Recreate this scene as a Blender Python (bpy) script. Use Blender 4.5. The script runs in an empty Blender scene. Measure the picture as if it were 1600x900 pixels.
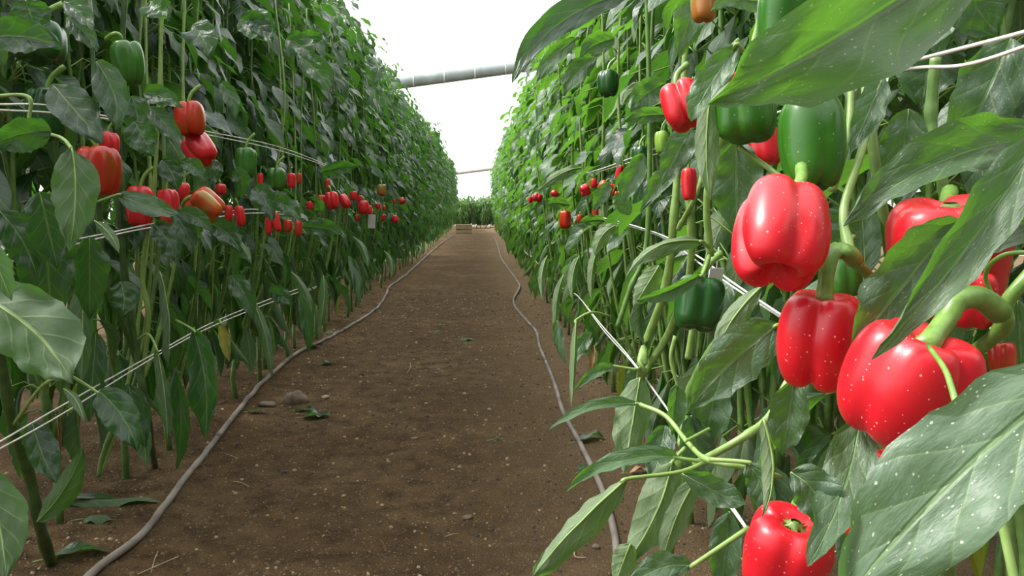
import bpy, math, random
import numpy as np
from mathutils import Vector, Matrix, noise as mnoise

SC = bpy.context.scene
COL = SC.collection
F = 1244.0
CAM = np.array([0.0, 0.0, 0.85])
rx = math.pi/2 - math.atan(128/F)
rz = -math.atan(50/F*math.cos(math.atan(128/F)))
camd = bpy.data.cameras.new('camera'); camd.sensor_width = 36; camd.lens = 36*F/1600
camd.clip_start = 0.02
cam = bpy.data.objects.new('camera', camd); COL.objects.link(cam)
cam.location = CAM; cam.rotation_euler = (rx, 0, rz); SC.camera = cam
RM = np.array(cam.rotation_euler.to_matrix())

def P(px, py, Y):
    "point of the place seen at a pixel of the photograph, Y metres down the aisle"
    d = RM @ np.array([(px-800)/F, (450-py)/F, -1.0])
    return CAM + d*(Y/d[1])
def G(px, py, z=0.0):
    d = RM @ np.array([(px-800)/F, (450-py)/F, -1.0])
    return CAM + d*((z-CAM[2])/d[2])
def proj(p):
    q = RM.T @ (np.asarray(p)-CAM)
    if q[2] > -1e-4: return (0, 0, -1)
    return (800+F*q[0]/-q[2], 450-F*q[1]/-q[2], -q[2])
def PXM(px, Y): return px*Y/F      # pixels to metres at a distance

# ------------------------------------------------------------------ materials
class NT:
    def __init__(s, name):
        s.m = bpy.data.materials.new(name); s.m.use_nodes = True
        s.t = s.m.node_tree; s.t.nodes.clear(); s.out = s.t.nodes.new('ShaderNodeOutputMaterial')
    def n(s, typ, **kw):
        nd = s.t.nodes.new('ShaderNode'+typ)
        for k, v in kw.items():
            if k.startswith('i_'):
                nd.inputs[k[2:].replace('_', ' ')].default_value = v
            else: setattr(nd, k, v)
        return nd
    def l(s, a, b): s.t.links.new(a, b)
    def set(s, inp, v):
        if hasattr(v, 'links') or hasattr(v, 'is_linked'): s.l(v, inp)
        else: inp.default_value = v
    def math(s, op, a, b=0.0, c=0.0, clamp=False):
        nd = s.n('Math', operation=op, use_clamp=clamp)
        s.set(nd.inputs[0], a); s.set(nd.inputs[1], b); s.set(nd.inputs[2], c)
        return nd.outputs[0]
    def ss(s, x, a, b):
        nd = s.n('MapRange', interpolation_type='SMOOTHSTEP')
        s.set(nd.inputs[0], x); nd.inputs[1].default_value = a; nd.inputs[2].default_value = b
        return nd.outputs[0]
    def mix(s, f, a, b, blend='MIX'):
        nd = s.n('Mix', data_type='RGBA', blend_type=blend)
        s.set(nd.inputs[0], f); s.set(nd.inputs[6], a); s.set(nd.inputs[7], b)
        return nd.outputs[2]
    def noise(s, vec, scale, detail=3, rough=.55):
        nd = s.n('TexNoise'); nd.inputs['Scale'].default_value = scale
        nd.inputs['Detail'].default_value = detail; nd.inputs['Roughness'].default_value = rough
        if vec is not None: s.l(vec, nd.inputs['Vector'])
        return nd.outputs['Fac']
    def bump(s, h, strength, dist, nrm=None):
        nd = s.n('Bump'); nd.inputs['Strength'].default_value = strength; nd.inputs['Distance'].default_value = dist
        s.l(h, nd.inputs['Height'])
        if nrm is not None: s.l(nrm, nd.inputs['Normal'])
        return nd.outputs[0]
    def finish(s, sh): s.l(sh, s.out.inputs[0]); return s.m
def c4(r, g, b): return (r, g, b, 1)

def specks(nt, vec, scale, size, rough=.4):
    "sparse pale dots of dried spray residue"
    v = nt.n('TexVoronoi', i_Scale=scale); nt.l(vec, v.inputs['Vector'])
    sep = nt.n('SeparateColor'); nt.l(v.outputs['Color'], sep.inputs[0])
    rad = nt.math('MULTIPLY', nt.math('POWER', sep.outputs[0], 4.0), size)
    d = nt.math('SUBTRACT', rad, v.outputs['Distance'])
    return nt.ss(d, -.02, .03)

def leaf_material(name, dark, light, under, trans, dust=0.0, rough=.4):
    nt = NT(name)
    uv = nt.n('UVMap'); uv.uv_map = 'UVMap'
    sx = nt.n('SeparateXYZ'); nt.l(uv.outputs[0], sx.inputs[0])
    u, v = sx.outputs[0], sx.outputs[1]
    a = nt.math('MULTIPLY', nt.math('ABSOLUTE', nt.math('SUBTRACT', u, .5)), 2.0)
    side = nt.math('GREATER_THAN', u, .5)
    mid = nt.ss(a, .075, .02)
    arc = nt.math('POWER', a, .8)
    s1 = nt.math('ADD', nt.math('SUBTRACT', nt.math('MULTIPLY', v, 5.2), nt.math('MULTIPLY', arc, 1.5)), nt.math('MULTIPLY', side, .45))
    fr = nt.math('MULTIPLY', nt.math('ABSOLUTE', nt.math('SUBTRACT', nt.math('FRACT', s1), .5)), 2.0)
    sec = nt.math('MULTIPLY', nt.ss(fr, .86, .99), nt.ss(a, 1.0, .55))
    vein = nt.math('MAXIMUM', mid, nt.math('MULTIPLY', sec, .6))
    geo = nt.n('NewGeometry')
    at = nt.n('Attribute', attribute_name='tint')
    tc = nt.n('TexCoord')
    nz = nt.noise(tc.outputs['Object'], 9.0, 2)
    base = nt.mix(nt.math('ADD', nt.math('MULTIPLY', at.outputs['Fac'], .75), nt.math('MULTIPLY', nt.math('SUBTRACT', nz, .5), .7), clamp=True), c4(*dark), c4(*light))
    base = nt.mix(nt.math('MULTIPLY', vein, .5), base, c4(.20, .34, .09))
    und = nt.mix(nt.math('MULTIPLY', vein, .6), c4(*under), c4(.34, .46, .19))
    colr = nt.mix(geo.outputs['Backfacing'], base, und)
    # a few old leaves have gone yellow
    yel = nt.math('GREATER_THAN', at.outputs['Fac'], 1.5)
    colr = nt.mix(yel, colr, c4(.42, .34, .05))
    if dust > 0:
        cmb = nt.n('VectorMath', operation='MULTIPLY'); nt.l(uv.outputs[0], cmb.inputs[0]); cmb.inputs[1].default_value = (1, 2, 1)
        sp = specks(nt, cmb.outputs[0], 30, .34)
        film = nt.math('MULTIPLY', nt.noise(cmb.outputs[0], 5, 4, .7), .5*dust)
        colr = nt.mix(film, colr, c4(.27, .32, .25))
        colr = nt.mix(nt.math('MULTIPLY', sp, .7*dust), colr, c4(.62, .66, .52))
    h = nt.math('SUBTRACT', nt.math('MULTIPLY', nt.math('POWER', fr, 3.0), -.8), nt.math('MULTIPLY', mid, 1.2))
    h2 = nt.math('ADD', h, nt.math('MULTIPLY', nt.noise(uv.outputs[0], 11, 3), 1.6))
    bp = nt.bump(h2, .5, .0014)
    pr = nt.n('BsdfPrincipled')
    nt.l(colr, pr.inputs['Base Color']); nt.l(bp, pr.inputs['Normal'])
    rg = nt.n('MapRange'); nt.l(geo.outputs['Backfacing'], rg.inputs[0]); rg.inputs[3].default_value = rough; rg.inputs[4].default_value = .62
    nt.l(rg.outputs[0], pr.inputs['Roughness']); pr.inputs['Specular IOR Level'].default_value = .5
    tr = nt.n('BsdfTranslucent'); tr.inputs[0].default_value = c4(*trans); nt.l(bp, tr.inputs['Normal'])
    ms = nt.n('MixShader'); ms.inputs[0].default_value = .30
    nt.l(pr.outputs[0], ms.inputs[1]); nt.l(tr.outputs[0], ms.inputs[2])
    return nt.finish(ms.outputs[0])

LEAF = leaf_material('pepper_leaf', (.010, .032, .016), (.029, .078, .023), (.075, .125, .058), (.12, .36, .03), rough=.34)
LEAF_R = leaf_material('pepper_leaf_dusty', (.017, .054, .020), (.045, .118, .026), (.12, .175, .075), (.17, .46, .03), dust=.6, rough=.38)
LEAF_LIT = leaf_material('pepper_leaf_lit_tone', (.020, .062, .020), (.055, .135, .032), (.13, .20, .085), (.20, .52, .04), rough=.36)  # lighter copy of the leaf; the bright row's sunlight is painted into its colours
LEAF_BIG = leaf_material('pepper_leaf_very_dusty', (.040, .095, .042), (.066, .140, .056), (.15, .23, .10), (.17, .42, .05), dust=1.0, rough=.42)

def simple(name, col, rough=.5, col2=None, scale=20, bump=0, metal=0, spec=.5, coat=0):
    nt = NT(name); pr = nt.n('BsdfPrincipled')
    pr.inputs['Roughness'].default_value = rough; pr.inputs['Metallic'].default_value = metal
    pr.inputs['Specular IOR Level'].default_value = spec; pr.inputs['Coat Weight'].default_value = coat
    tc = nt.n('TexCoord'); nz = nt.noise(tc.outputs['Object'], scale, 4)
    nt.l(nt.mix(nt.ss(nz, .3, .7), c4(*col), c4(*(col2 or col))), pr.inputs['Base Color'])
    if bump: nt.l(nt.bump(nz, .6, bump), pr.inputs['Normal'])
    return nt.finish(pr.outputs[0])
STEM = simple('stem_green', (.09, .18, .04), .42, (.16, .27, .07), 40, .001)
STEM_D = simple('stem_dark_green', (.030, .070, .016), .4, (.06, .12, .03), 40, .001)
STEM_PALE = simple('stem_pale_green', (.18, .30, .07), .4, (.26, .38, .11), 60, .0006)
FSTEM = simple('fruit_stem_green', (.12, .24, .04), .35, (.20, .34, .07), 90, .0008)
TWINE = simple('white_twine', (.72, .71, .68), .6, (.55, .54, .50), 60, .0008)
WIRE = simple('dark_tie_wire', (.03, .03, .03), .5)
DRY = simple('dry_leaf', (.30, .17, .07), .8, (.45, .30, .14), 30, .001)
YEL = simple('yellow_leaf', (.42, .38, .07), .6, (.25, .30, .06), 20, .001)
HOSE = simple('weathered_hose', (.11, .09, .075), .7, (.27, .225, .19), 6, .001)
STONE = simple('field_stone', (.12, .085, .062), .9, (.22, .165, .12), 30, .003)
STRAW = simple('dry_straw', (.45, .36, .22), .8, (.35, .27, .16), 30)
WOOD = simple('crate_wood', (.42, .33, .20), .8, (.30, .22, .13), 12, .001)
CARD = simple('white_card', (.50, .50, .50), .5, (.55, .55, .54), 8)
BAR = simple('rolled_net', (.20, .24, .23), .8, (.30, .34, .33), 3, .002)
BAR2 = simple('rolled_net_brown', (.42, .36, .32), .8, (.50, .44, .40), 3, .002)
STEEL = simple('galvanised_steel', (.60, .61, .61), .4, (.5, .5, .5), 8, 0, .6)

def fruit_material(name, c1, c2, amount=0.0, dust=0.0, rough=.2):
    nt = NT(name); tc = nt.n('TexCoord'); ob = tc.outputs['Object']
    nz = nt.noise(ob, 14, 2)
    f = nt.ss(nz, .62-amount*.5, .78-amount*.4)
    colr = nt.mix(f, c4(*c1), c4(*c2))
    colr = nt.mix(nt.math('MULTIPLY', nt.noise(ob, 60, 2), .18), colr, c4(*(x*.55 for x in c1)))
    pr = nt.n('BsdfPrincipled')
    if dust:
        sp = specks(nt, ob, 300, .26)
        colr = nt.mix(nt.math('MULTIPLY', sp, .6*dust), colr, c4(.85, .62, .55))
    nt.l(colr, pr.inputs['Base Color'])
    pr.inputs['Roughness'].default_value = rough+.10; pr.inputs['Coat Weight'].default_value = .25; pr.inputs['Coat Roughness'].default_value = rough-.03; pr.inputs['Specular IOR Level'].default_value = .35
    pr.inputs['Subsurface Weight'].default_value = .05; pr.inputs['Subsurface Radius'].default_value = (.01, .003, .002)
    pr.inputs['Subsurface Scale'].default_value = .5
    nt.l(nt.bump(nt.noise(ob, 25, 2), .12, .004), pr.inputs['Normal'])
    return nt.finish(pr.outputs[0])
RED = fruit_material('pepper_red', (.60, .014, .022), (.50, .010, .016), 0, 0, .22)
RED_D = fruit_material('pepper_red_dusty', (.60, .010, .020), (.50, .006, .014), .1, .9, .26)
ORANGE = fruit_material('pepper_orange_red', (.46, .022, .006), (.36, .06, .008), .2, 0, .2)
TURN = fruit_material('pepper_turning', (.52, .045, .010), (.34, .22, .03), .25, 0, .2)
GREEN = fruit_material('pepper_green', (.035, .13, .014), (.05, .17, .02), .2, 0, .18)
GREEN_D = fruit_material('pepper_green_dusty', (.028, .125, .008), (.05, .18, .014), .2, .4, .22)
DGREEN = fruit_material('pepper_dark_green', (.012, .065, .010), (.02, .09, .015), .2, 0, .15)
OLIVE = fruit_material('pepper_olive', (.20, .16, .02), (.32, .12, .02), .5, 0, .2)
LGREEN = fruit_material('pepper_light_green', (.22, .38, .04), (.14, .30, .03), .3, 0, .2)

# ------------------------------------------------------------------ mesh accumulation
class MB:
    def __init__(s): s.v = []; s.f = []; s.m = []; s.uv = []; s.t = []; s.n = 0
    def add(s, v, f, m=0, uv=None, tint=0.0):
        v = np.asarray(v, dtype=np.float32).reshape(-1, 3); f = np.asarray(f, dtype=np.int32).reshape(-1, 4)
        s.v.append(v); s.f.append(f+s.n); s.m.append(np.full(len(f), m, dtype=np.int32))
        s.uv.append(np.full((len(v), 2), .25, dtype=np.float32) if uv is None else np.asarray(uv, dtype=np.float32))
        s.t.append(np.full(len(v), tint, dtype=np.float32)); s.n += len(v)
    def mesh(s, name, mats, smooth=True):
        v = np.concatenate(s.v); f = np.concatenate(s.f); mi = np.concatenate(s.m); uv = np.concatenate(s.uv); t = np.concatenate(s.t)
        me = bpy.data.meshes.new(name)
        me.vertices.add(len(v)); me.vertices.foreach_set('co', v.ravel())
        me.loops.add(f.size); me.loops.foreach_set('vertex_index', f.ravel())
        me.polygons.add(len(f)); me.polygons.foreach_set('loop_start', np.arange(0, f.size, 4, dtype=np.int32))
        me.polygons.foreach_set('material_index', mi)
        me.polygons.foreach_set('use_smooth', np.full(len(f), smooth))
        ul = me.uv_layers.new(name='UVMap'); ul.data.foreach_set('uv', uv[f.ravel()].ravel())
        at = me.attributes.new('tint', 'FLOAT', 'POINT'); at.data.foreach_set('value', t)
        for m in mats: me.materials.append(m)
        me.update(calc_edges=True); me.validate()
        return me
def link(name, me, parent=None, loc=None):
    o = bpy.data.objects.new(name, me); COL.objects.link(o)
    if parent is not None: o.parent = parent
    if loc is not None: o.location = loc
    return o
def tag(o, label, cat=None, group=None, kind=None):
    if label: o['label'] = label
    if cat: o['category'] = cat
    if group: o['group'] = group
    if kind: o['kind'] = kind
    return o
def empty(name, loc):
    o = bpy.data.objects.new(name, None); COL.objects.link(o); o.location = loc; o.empty_display_size = .05
    return o
def nrm(v): v = np.asarray(v, float); return v/(np.linalg.norm(v, axis=-1, keepdims=True)+1e-12)
def grid_faces(a, b, closed=False, flip=False):
    "quads of an a x b vertex grid (b around)"
    f = []
    i = np.arange(a-1)[:, None]*b; nb = b if closed else b-1
    j = np.arange(nb)[None, :]; j2 = (j+1) % b
    q = np.stack([i+j, i+j2, i+b+j2, i+b+j], axis=-1).reshape(-1, 4)
    return q[:, ::-1] if flip else q
def tube(mb, pts, rad, m=0, sides=6, tint=0.0, cap=True):
    pts = np.asarray(pts, float); n = len(pts); rad = np.broadcast_to(np.asarray(rad, float), (n,))
    T = nrm(np.gradient(pts, axis=0))
    ref = np.array([.3, .2, .93]) if abs(T[0][2]) < .8 else np.array([.95, .2, .1])
    A = nrm(np.cross(T, ref)); B = np.cross(T, A)
    th = np.linspace(0, 2*np.pi, sides, endpoint=False)
    ring = pts[:, None] + rad[:, None, None]*(np.cos(th)[None, :, None]*A[:, None]+np.sin(th)[None, :, None]*B[:, None])
    v = ring.reshape(-1, 3)
    if cap:
        v = np.concatenate([np.repeat(pts[:1], sides, 0), v, np.repeat(pts[-1:], sides, 0)])
        n += 2
    mb.add(v, grid_faces(n, sides, True), m, tint=tint)
def curve_pts(pts, n):
    "smooth Catmull-Rom through points"
    p = np.asarray(pts, float)
    if len(p) == 2: return p[0]+(p[1]-p[0])*np.linspace(0, 1, n)[:, None]
    q = np.concatenate([[2*p[0]-p[1]], p, [2*p[-1]-p[-2]]])
    t = np.linspace(0, len(p)-1-1e-6, n); k = t.astype(int); u = (t-k)[:, None]
    a, b, c, d = q[k], q[k+1], q[k+2], q[k+3]
    return .5*((2*b)+(-a+c)*u+(2*a-5*b+4*c-d)*u*u+(-a+3*b-3*c+d)*u**3)

# ------------------------------------------------------------------ leaves
def wprof(t): 
    w = (t+.003)**.60*(1.0-t)**.86*(1-.18*np.clip((t-.72)/.28,0,1))
    return w/.511
def leaf_grid(mid, T, S, N, W, foldl, foldr, curl, wave, phase, nu=5):
    "blade surface around a midrib; S side vectors, N upper normals"
    nt = len(mid); t = np.linspace(0, 1, nt); w = np.maximum(wprof(t)*W*.5, .0004)
    us = np.linspace(-1, 1, nu)
    V = np.empty((nt, nu, 3)); h = nu//2
    V[:, h] = mid
    for sgn, fold in ((-1, foldl), (1, foldr)):
        cur = mid.copy(); steps = h; cr = curl
        for k in range(1, steps+1):
            ang = fold+cr*(k-.5)/steps
            if np.ndim(ang) == 0: ang = np.full(nt, ang)
            dv = sgn*S*np.cos(ang)[:, None]+N*np.sin(ang)[:, None]
            cur = cur+dv*(w/steps)[:, None]
            wv = wave*W*(k/steps)**2*np.sin(phase*3+t*9.5+sgn*phase)*np.sin(np.pi*t)
            V[:, h+sgn*k] = cur+N*wv[:, None]
    uv = np.stack(np.broadcast_arrays(us[None]*.5+.5, t[:, None]), -1)
    return V.reshape(-1, 3), uv.reshape(-1, 2)

def auto_leaf(mb, rng, p, out, pet, L, W, pitch, droop, roll, fold, curl, wave, nt=8, nu=5, tint=.4, pr=.0019, flip=False):
    "petiole from p then a drooping blade; out: horizontal heading, pitch: start angle below horizontal"
    out = np.array([out[0], out[1], 0.0]); out /= np.linalg.norm(out)
    up = np.array([0, 0, 1.0])
    q1 = p+out*pet*.6+up*pet*.45; q = p+out*pet*1.05+up*pet*.30
    tube(mb, [p, q1, q], [pr*1.2, pr, pr*.9], 1, 4, cap=False)
    t = np.linspace(0, 1, nt); ang = pitch+droop*t**1.1
    T = np.cos(ang)[:, None]*out-np.sin(ang)[:, None]*up
    mid = q+np.concatenate([[np.zeros(3)], np.cumsum((T[1:]+T[:-1])*.5*(L/(nt-1)), 0)])
    N0 = np.sin(ang)[:, None]*out+np.cos(ang)[:, None]*up
    S0 = np.cross(T, N0)
    r = (roll*(.4+.6*t))[:, None]
    S = S0*np.cos(r)+N0*np.sin(r); N = -S0*np.sin(r)+N0*np.cos(r)
    if flip: S = -S; N = -N
    V, uv = leaf_grid(mid, T, S, N, W, fold, fold, curl, wave, rng.uniform(0, 6), nu)
    mb.add(V, grid_faces(nt, nu), 0, uv, tint)

def hero_leaf(parent, base, tip, W, bend=(0, 0, 0), roll=0, roll2=None, fold=.25, foldr=None, curl=.3, wave=.05, under=False,
              pet=None, mat=None, tint=.5, seed=0, label=None, name='leaf', pr=.0022):
    "leaf given by where its base and tip are in the place; blade faces roughly the aisle, turned by roll (degrees)"
    base = np.asarray(base); tip = np.asarray(tip); nt = 22; nu = 9
    t = np.linspace(0, 1, nt)[:, None]; c = (base+tip)/2+np.asarray(bend)*2.0
    mid = (1-t)**2*base+2*t*(1-t)*c+t*t*tip
    T = nrm(np.gradient(mid, axis=0)); Vw = nrm(CAM-mid)
    S = nrm(np.cross(T, Vw)); N = np.cross(S, T)
    r = np.radians(roll+((roll if roll2 is None else roll2)-roll)*t)
    S, N = S*np.cos(r)+N*np.sin(r), -S*np.sin(r)+N*np.cos(r)
    if under: S, N = -S, -N
    mb = MB()
    V, uv = leaf_grid(mid, T, S, N, W, fold, fold if foldr is None else foldr, curl, wave, seed*1.7+.5, nu)
    mb.add(V, grid_faces(nt, nu), 0, uv, tint)
    V = V.reshape(nt, nu, 3); amp = W*.055
    for i in range(1, nt-1):
        for j in range(nu):
            e = abs(j-nu//2)/(nu//2)
            V[i, j] += N[i]*amp*(.35+e)*mnoise.noise(Vector((i*.28+seed*9.1, j*.55, seed*3.7)))*2+S[i]*amp*e*mnoise.noise(Vector((i*.5, j*.3+seed, 4.2)))
    mb.v[-1] = V.reshape(-1, 3).astype(np.float32)
    tube(mb, V[:-1, nu//2]-N[:-1]*pr*.45, np.linspace(pr*.62, .0002, nt-1), 1, 5)
    if pet is not None:
        pp = [np.asarray(x) for x in pet]+[base, mid[1]]
        tube(mb, curve_pts(pp, 14), np.linspace(pr*1.25, pr*.8, 14), 1, 6)
    o = link(name, mb.mesh(name, [mat or LEAF_R, STEM_PALE]), parent)
    if parent is not None: o.matrix_parent_inverse = Matrix.LocRotScale(parent.location, parent.rotation_euler, parent.scale).inverted()
    if label: o['label'] = label
    return o

# ------------------------------------------------------------------ procedural plants
def branch(rng, x0, y0, z0, x1, y1, H, n=26):
    z = np.linspace(z0, H, n); t = (z-z0)/(H-z0)
    ph = rng.uniform(0, 6, 4); a = min(1, 1)*.022
    x = x0+(x1-x0)*np.minimum(1, t*2.2)**.8+a*np.sin(z*4.1+ph[0])*t+.008*np.sin(z*13+ph[1])
    y = y0+(y1-y0)*np.minimum(1, t*2.2)**.8+a*np.sin(z*3.3+ph[2])*t+.010*np.sin(z*11+ph[3])
    return np.stack([x, y, z], 1)
def make_plant_meshes(seed, H, nleaf, reject=None, low=True, zlo=.12, lscale=1.0, leaf_mat=None, nt=8, off=(0, 0, 0)):
    rng = np.random.default_rng(seed)
    sb = MB(); fb = MB()
    fz = rng.uniform(.14, .26)
    tube(sb, [[0, 0, -.03], [rng.normal(0, .008), rng.normal(0, .008), fz*.5], [0, 0, fz]], [.0115, .0105, .011], 0, 7)
    brs = []
    nb = rng.integers(4, 7)
    for k in range(nb):
        az = 2*np.pi*k/nb+rng.uniform(-.4, .4); r = rng.uniform(.06, .12)
        b = branch(rng, 0, 0, fz-.01, r*np.cos(az), r*np.sin(az)*1.3, H*rng.uniform(.90, 1.02))
        brs.append(b)
        rad = np.linspace(.0078, .0028, len(b)); rad[2::3] *= 1.35
        tube(sb, b, rad, 0, 6)
    for k in range(nleaf):
        b = brs[rng.integers(len(brs))]
        zz = rng.uniform(0, 1)
        # three storeys: hanging leaves low, thinner fruit zone, dense top
        if zz < .075: z = rng.uniform(zlo+.10, .62)
        elif zz < .19: z = rng.uniform(.58, 1.02)
        else: z = .95+(H-.97)*rng.uniform(0, 1)**.9
        if H < 1.2: z = rng.uniform(.12, H)
        i = np.argmin(abs(b[:, 2]-z)); p = b[i].copy(); z = p[2]
        az = rng.choice([0, np.pi])+rng.normal(0, .75)
        out = np.array([np.cos(az), np.sin(az)])
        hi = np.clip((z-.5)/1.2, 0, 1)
        L = rng.uniform(.10, .165)*lscale*(1-.12*hi)*(1.12 if z < .62 else 1); W = L*rng.uniform(.56, .72)
        if z < .62:
            pet = rng.uniform(.05, .10); pitch = np.radians(rng.uniform(45, 85)); droop = np.radians(rng.uniform(5, 35)); fold = rng.uniform(.4, 1.1); curl = rng.uniform(.2, 1.4)
        else:
            pet = rng.uniform(.05, .12); pitch = np.radians(rng.uniform(15, 60)+8*(1-hi)); droop = np.radians(rng.uniform(15, 55)); fold = rng.uniform(.0, .4); curl = rng.uniform(-.5, .4)
        roll = rng.normal(0, .45)
        flip = rng.uniform() < (.40 if z < .62 else .12)
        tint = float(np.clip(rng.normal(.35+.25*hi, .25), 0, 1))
        if z < .4 and rng.uniform() < .04: tint = 2.0
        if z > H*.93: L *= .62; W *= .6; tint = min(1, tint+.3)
        end = p+np.array([out[0], out[1], 0])*(pet+L*.5)
        if reject is not None and (reject(p+np.array(off)) or reject(end+np.array(off))): continue
        if p[2]-L < (.09 if H > 1.2 else -.04): continue
        auto_leaf(fb, rng, p, out, pet, L, W, pitch, droop, roll, fold, curl, rng.uniform(.04, .13), nt=nt, tint=tint, flip=flip)
        if rng.uniform() < .12 and z > .6:      # short side twig
            q = p+np.array([out[0]*.05, out[1]*.05, .06]); tube(sb, [p, (p+q)/2+[0, 0, -.006], q], [.0028, .0022, .0016], 0, 5)
    me_s = sb.mesh('stem', [STEM]); me_f = fb.mesh('foliage', [leaf_mat or LEAF, STEM_PALE]) if fb.v else None
    return me_s, me_f
VAR = [make_plant_meshes(100+k, 2.0+.06*(k % 4), 300) for k in range(7)]
proto = []
R0 = np.random.default_rng(5)
def place_plant(k, x, y, rot, sc, label, group):
    e = empty('pepper_plant', (x, y, 0)); e.rotation_euler = (0, 0, rot); e.scale = (1, 1, sc)
    tag(e, label, 'plant', group)
    link('stem', VAR[k][0], e); f = link('foliage', VAR[k][1], e)
    if x > 0: f.material_slots[0].link = 'OBJECT'; f.material_slots[0].material = LEAF_LIT
    return e

# left row (shaded), two staggered lines of plants
YL = [1.95, 2.35, 2.72, 3.10, 3.5]
words_ = ['first', 'second', 'third', 'fourth', 'fifth', 'sixth', 'seventh']
i = 0; y = 2.4; n = 0
while y < 29.5:
    near = y < 4.2
    lab = f'tall pepper plant in the shaded row, {words_[n]} behind the bent near stem' if n < 7 else 'tall leafy pepper plant far along the shaded row by the dark hose'
    place_plant(int(R0.integers(7)), -1.04+R0.normal(0, .03), y, R0.choice([0, math.pi])+R0.normal(0, .35), R0.uniform(1.02, 1.15), lab, None if n < 7 else 'far pepper plants of the shaded row')
    y += R0.uniform(.28, .36); n += 1
y = 1.35
while y < 14:
    place_plant(int(R0.integers(7)), -1.36+R0.normal(0, .03), y, R0.uniform(0, 6.28), R0.uniform(.98, 1.07), 'tall pepper plant at the back of the shaded row, mostly hidden behind the front plants', 'back plants of the shaded row')
    y += R0.uniform(.36, .46)
# right row (bright)
y = 2.45; n = 0
while y < 25:
    lab = f'pepper plant in the bright row with the big red peppers, {words_[n]} behind the near plants' if n < 7 else 'leafy pepper plant far along the bright row by the pale hose'
    place_plant(int(R0.integers(7)), .59+R0.normal(0, .02), y, R0.choice([0, math.pi])+R0.normal(0, .35), R0.uniform(.93, 1.02), lab, None if n < 7 else 'far pepper plants of the bright row')
    y += R0.uniform(.28, .36); n += 1
y = 1.9
while y < 14:
    place_plant(int(R0.integers(7)), .90+R0.normal(0, .03), y, R0.uniform(0, 6.28), R0.uniform(.98, 1.05), 'pepper plant at the back of the bright row, mostly hidden behind the front plants', 'back plants of the bright row')
    y += R0.uniform(.36, .46)
for x, y in ((1.02, 1.3), (1.12, 1.6), (1.35, 1.5), (1.5, 1.9), (1.2, 1.0)):
    place_plant(int(R0.integers(7)), x, y, R0.uniform(0, 6.28), 1.02, 'pepper plant at the back of the bright row, mostly hidden behind the front plants', 'back plants of the bright row')
# next rows beyond, glimpsed through the stems
for xx, g in ((-2.45, 'shaded'), (2.1, 'bright')):
    y = 2.2 if xx < 0 else 1.2
    while y < 12:
        place_plant(int(R0.integers(7)), xx+R0.normal(0, .05), y, R0.uniform(0, 6.28), R0.uniform(.95, 1.05), f'pepper plant of the next row, glimpsed behind the {g} row', f'plants of the next row behind the {g} row')
        y += R0.uniform(.42, .6)
# low young plants across the head of the aisle
YM = [make_plant_meshes(300+k, .80, 240, lscale=.9, zlo=.0) for k in range(2)]
for k, (x, y) in enumerate([(-1.1, 30.6), (-.75, 30.9), (-.38, 30.7), (.02, 31.0), (.40, 30.7), (.75, 30.8), (-.55, 31.5), (-.15, 31.6), (.25, 31.5), (.6, 31.3), (-.9, 31.4), (.9, 31.3), (-.6, 30.5), (.2, 30.5)]):
    e = empty('pepper_plant', (x, y, 0)); e.rotation_euler = (0, 0, k*1.3); e.scale = (1.3, 1.3, 1.3+.12*(k % 3))
    tag(e, 'low bushy pepper plant standing across the far end of the path', 'plant', 'low plants across the end of the path')
    me = YM[k % 2]; link('stem', me[0], e); f = link('foliage', me[1], e); f.material_slots[0].link = 'OBJECT'; f.material_slots[0].material = LEAF_LIT  # lit leaf tone brightens this shaded cross row through its colour

# ------------------------------------------------------------------ bell peppers
def fruit_mesh(seed, R, H, lobes=4, depth=.16, taper=.12, mat=RED, res=1.0, dimple=.16):
    rng = np.random.default_rng(seed)
    nv, nu = int(26*res)+6, int(48*res)
    th = np.linspace(0, 2*np.pi, nu, endpoint=False)
    cen = np.arange(lobes)*2*np.pi/lobes+rng.uniform(-.18, .18, lobes); big = rng.uniform(.90, 1.06, lobes)
    # lobe function: smooth bulges with narrow grooves
    lob = np.zeros(nu); 
    for c, b in zip(cen, big):
        d = (th-c+np.pi) % (2*np.pi)-np.pi
        lob = np.maximum(lob, b*np.sqrt(np.clip(1-(np.abs(d)/(np.pi/lobes*1.06))**2.2, 0, 1)))
    k_ = 2 if nu > 60 else 1
    lob = (2*lob+np.roll(lob, k_)+np.roll(lob, -k_))/4
    depth *= 1.65
    ph = np.linspace(0.0, np.pi, nv)
    rho = np.sin(ph)**.62; rho[0] = rho[-1] = .0; z = np.sign(np.cos(ph))*np.abs(np.cos(ph))**.72
    V = np.zeros((nv, nu, 3))
    for i in range(nv):
        r0 = rho[i]; zz = z[i]
        dd = depth*(.75+.55*abs(zz))
        r = R*r0*(1-dd+dd*lob)*(1-taper*(.5-.5*zz))*(1+.03*np.sin(zz*3+seed))
        k = 1-.5*zz
        bul = (lob-.45)
        h = H*.5*zz
        if zz > 0: h = h-H*dimple*np.exp(-(r0/.45)**2)*1.0+H*.10*bul*r0*zz
        else: h = h+H*dimple*.95*np.exp(-(r0/.40)**2)-H*.17*bul*r0*(-zz)
        V[i, :, 0] = r*np.cos(th); V[i, :, 1] = r*np.sin(th); V[i, :, 2] = h
    mb = MB(); mb.add(V.reshape(-1, 3), grid_faces(nv, nu, True, flip=False)[:, ::-1], 0)
    return mb.mesh('bell_pepper', [mat]), H*.5*(1.0)-H*dimple
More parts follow.
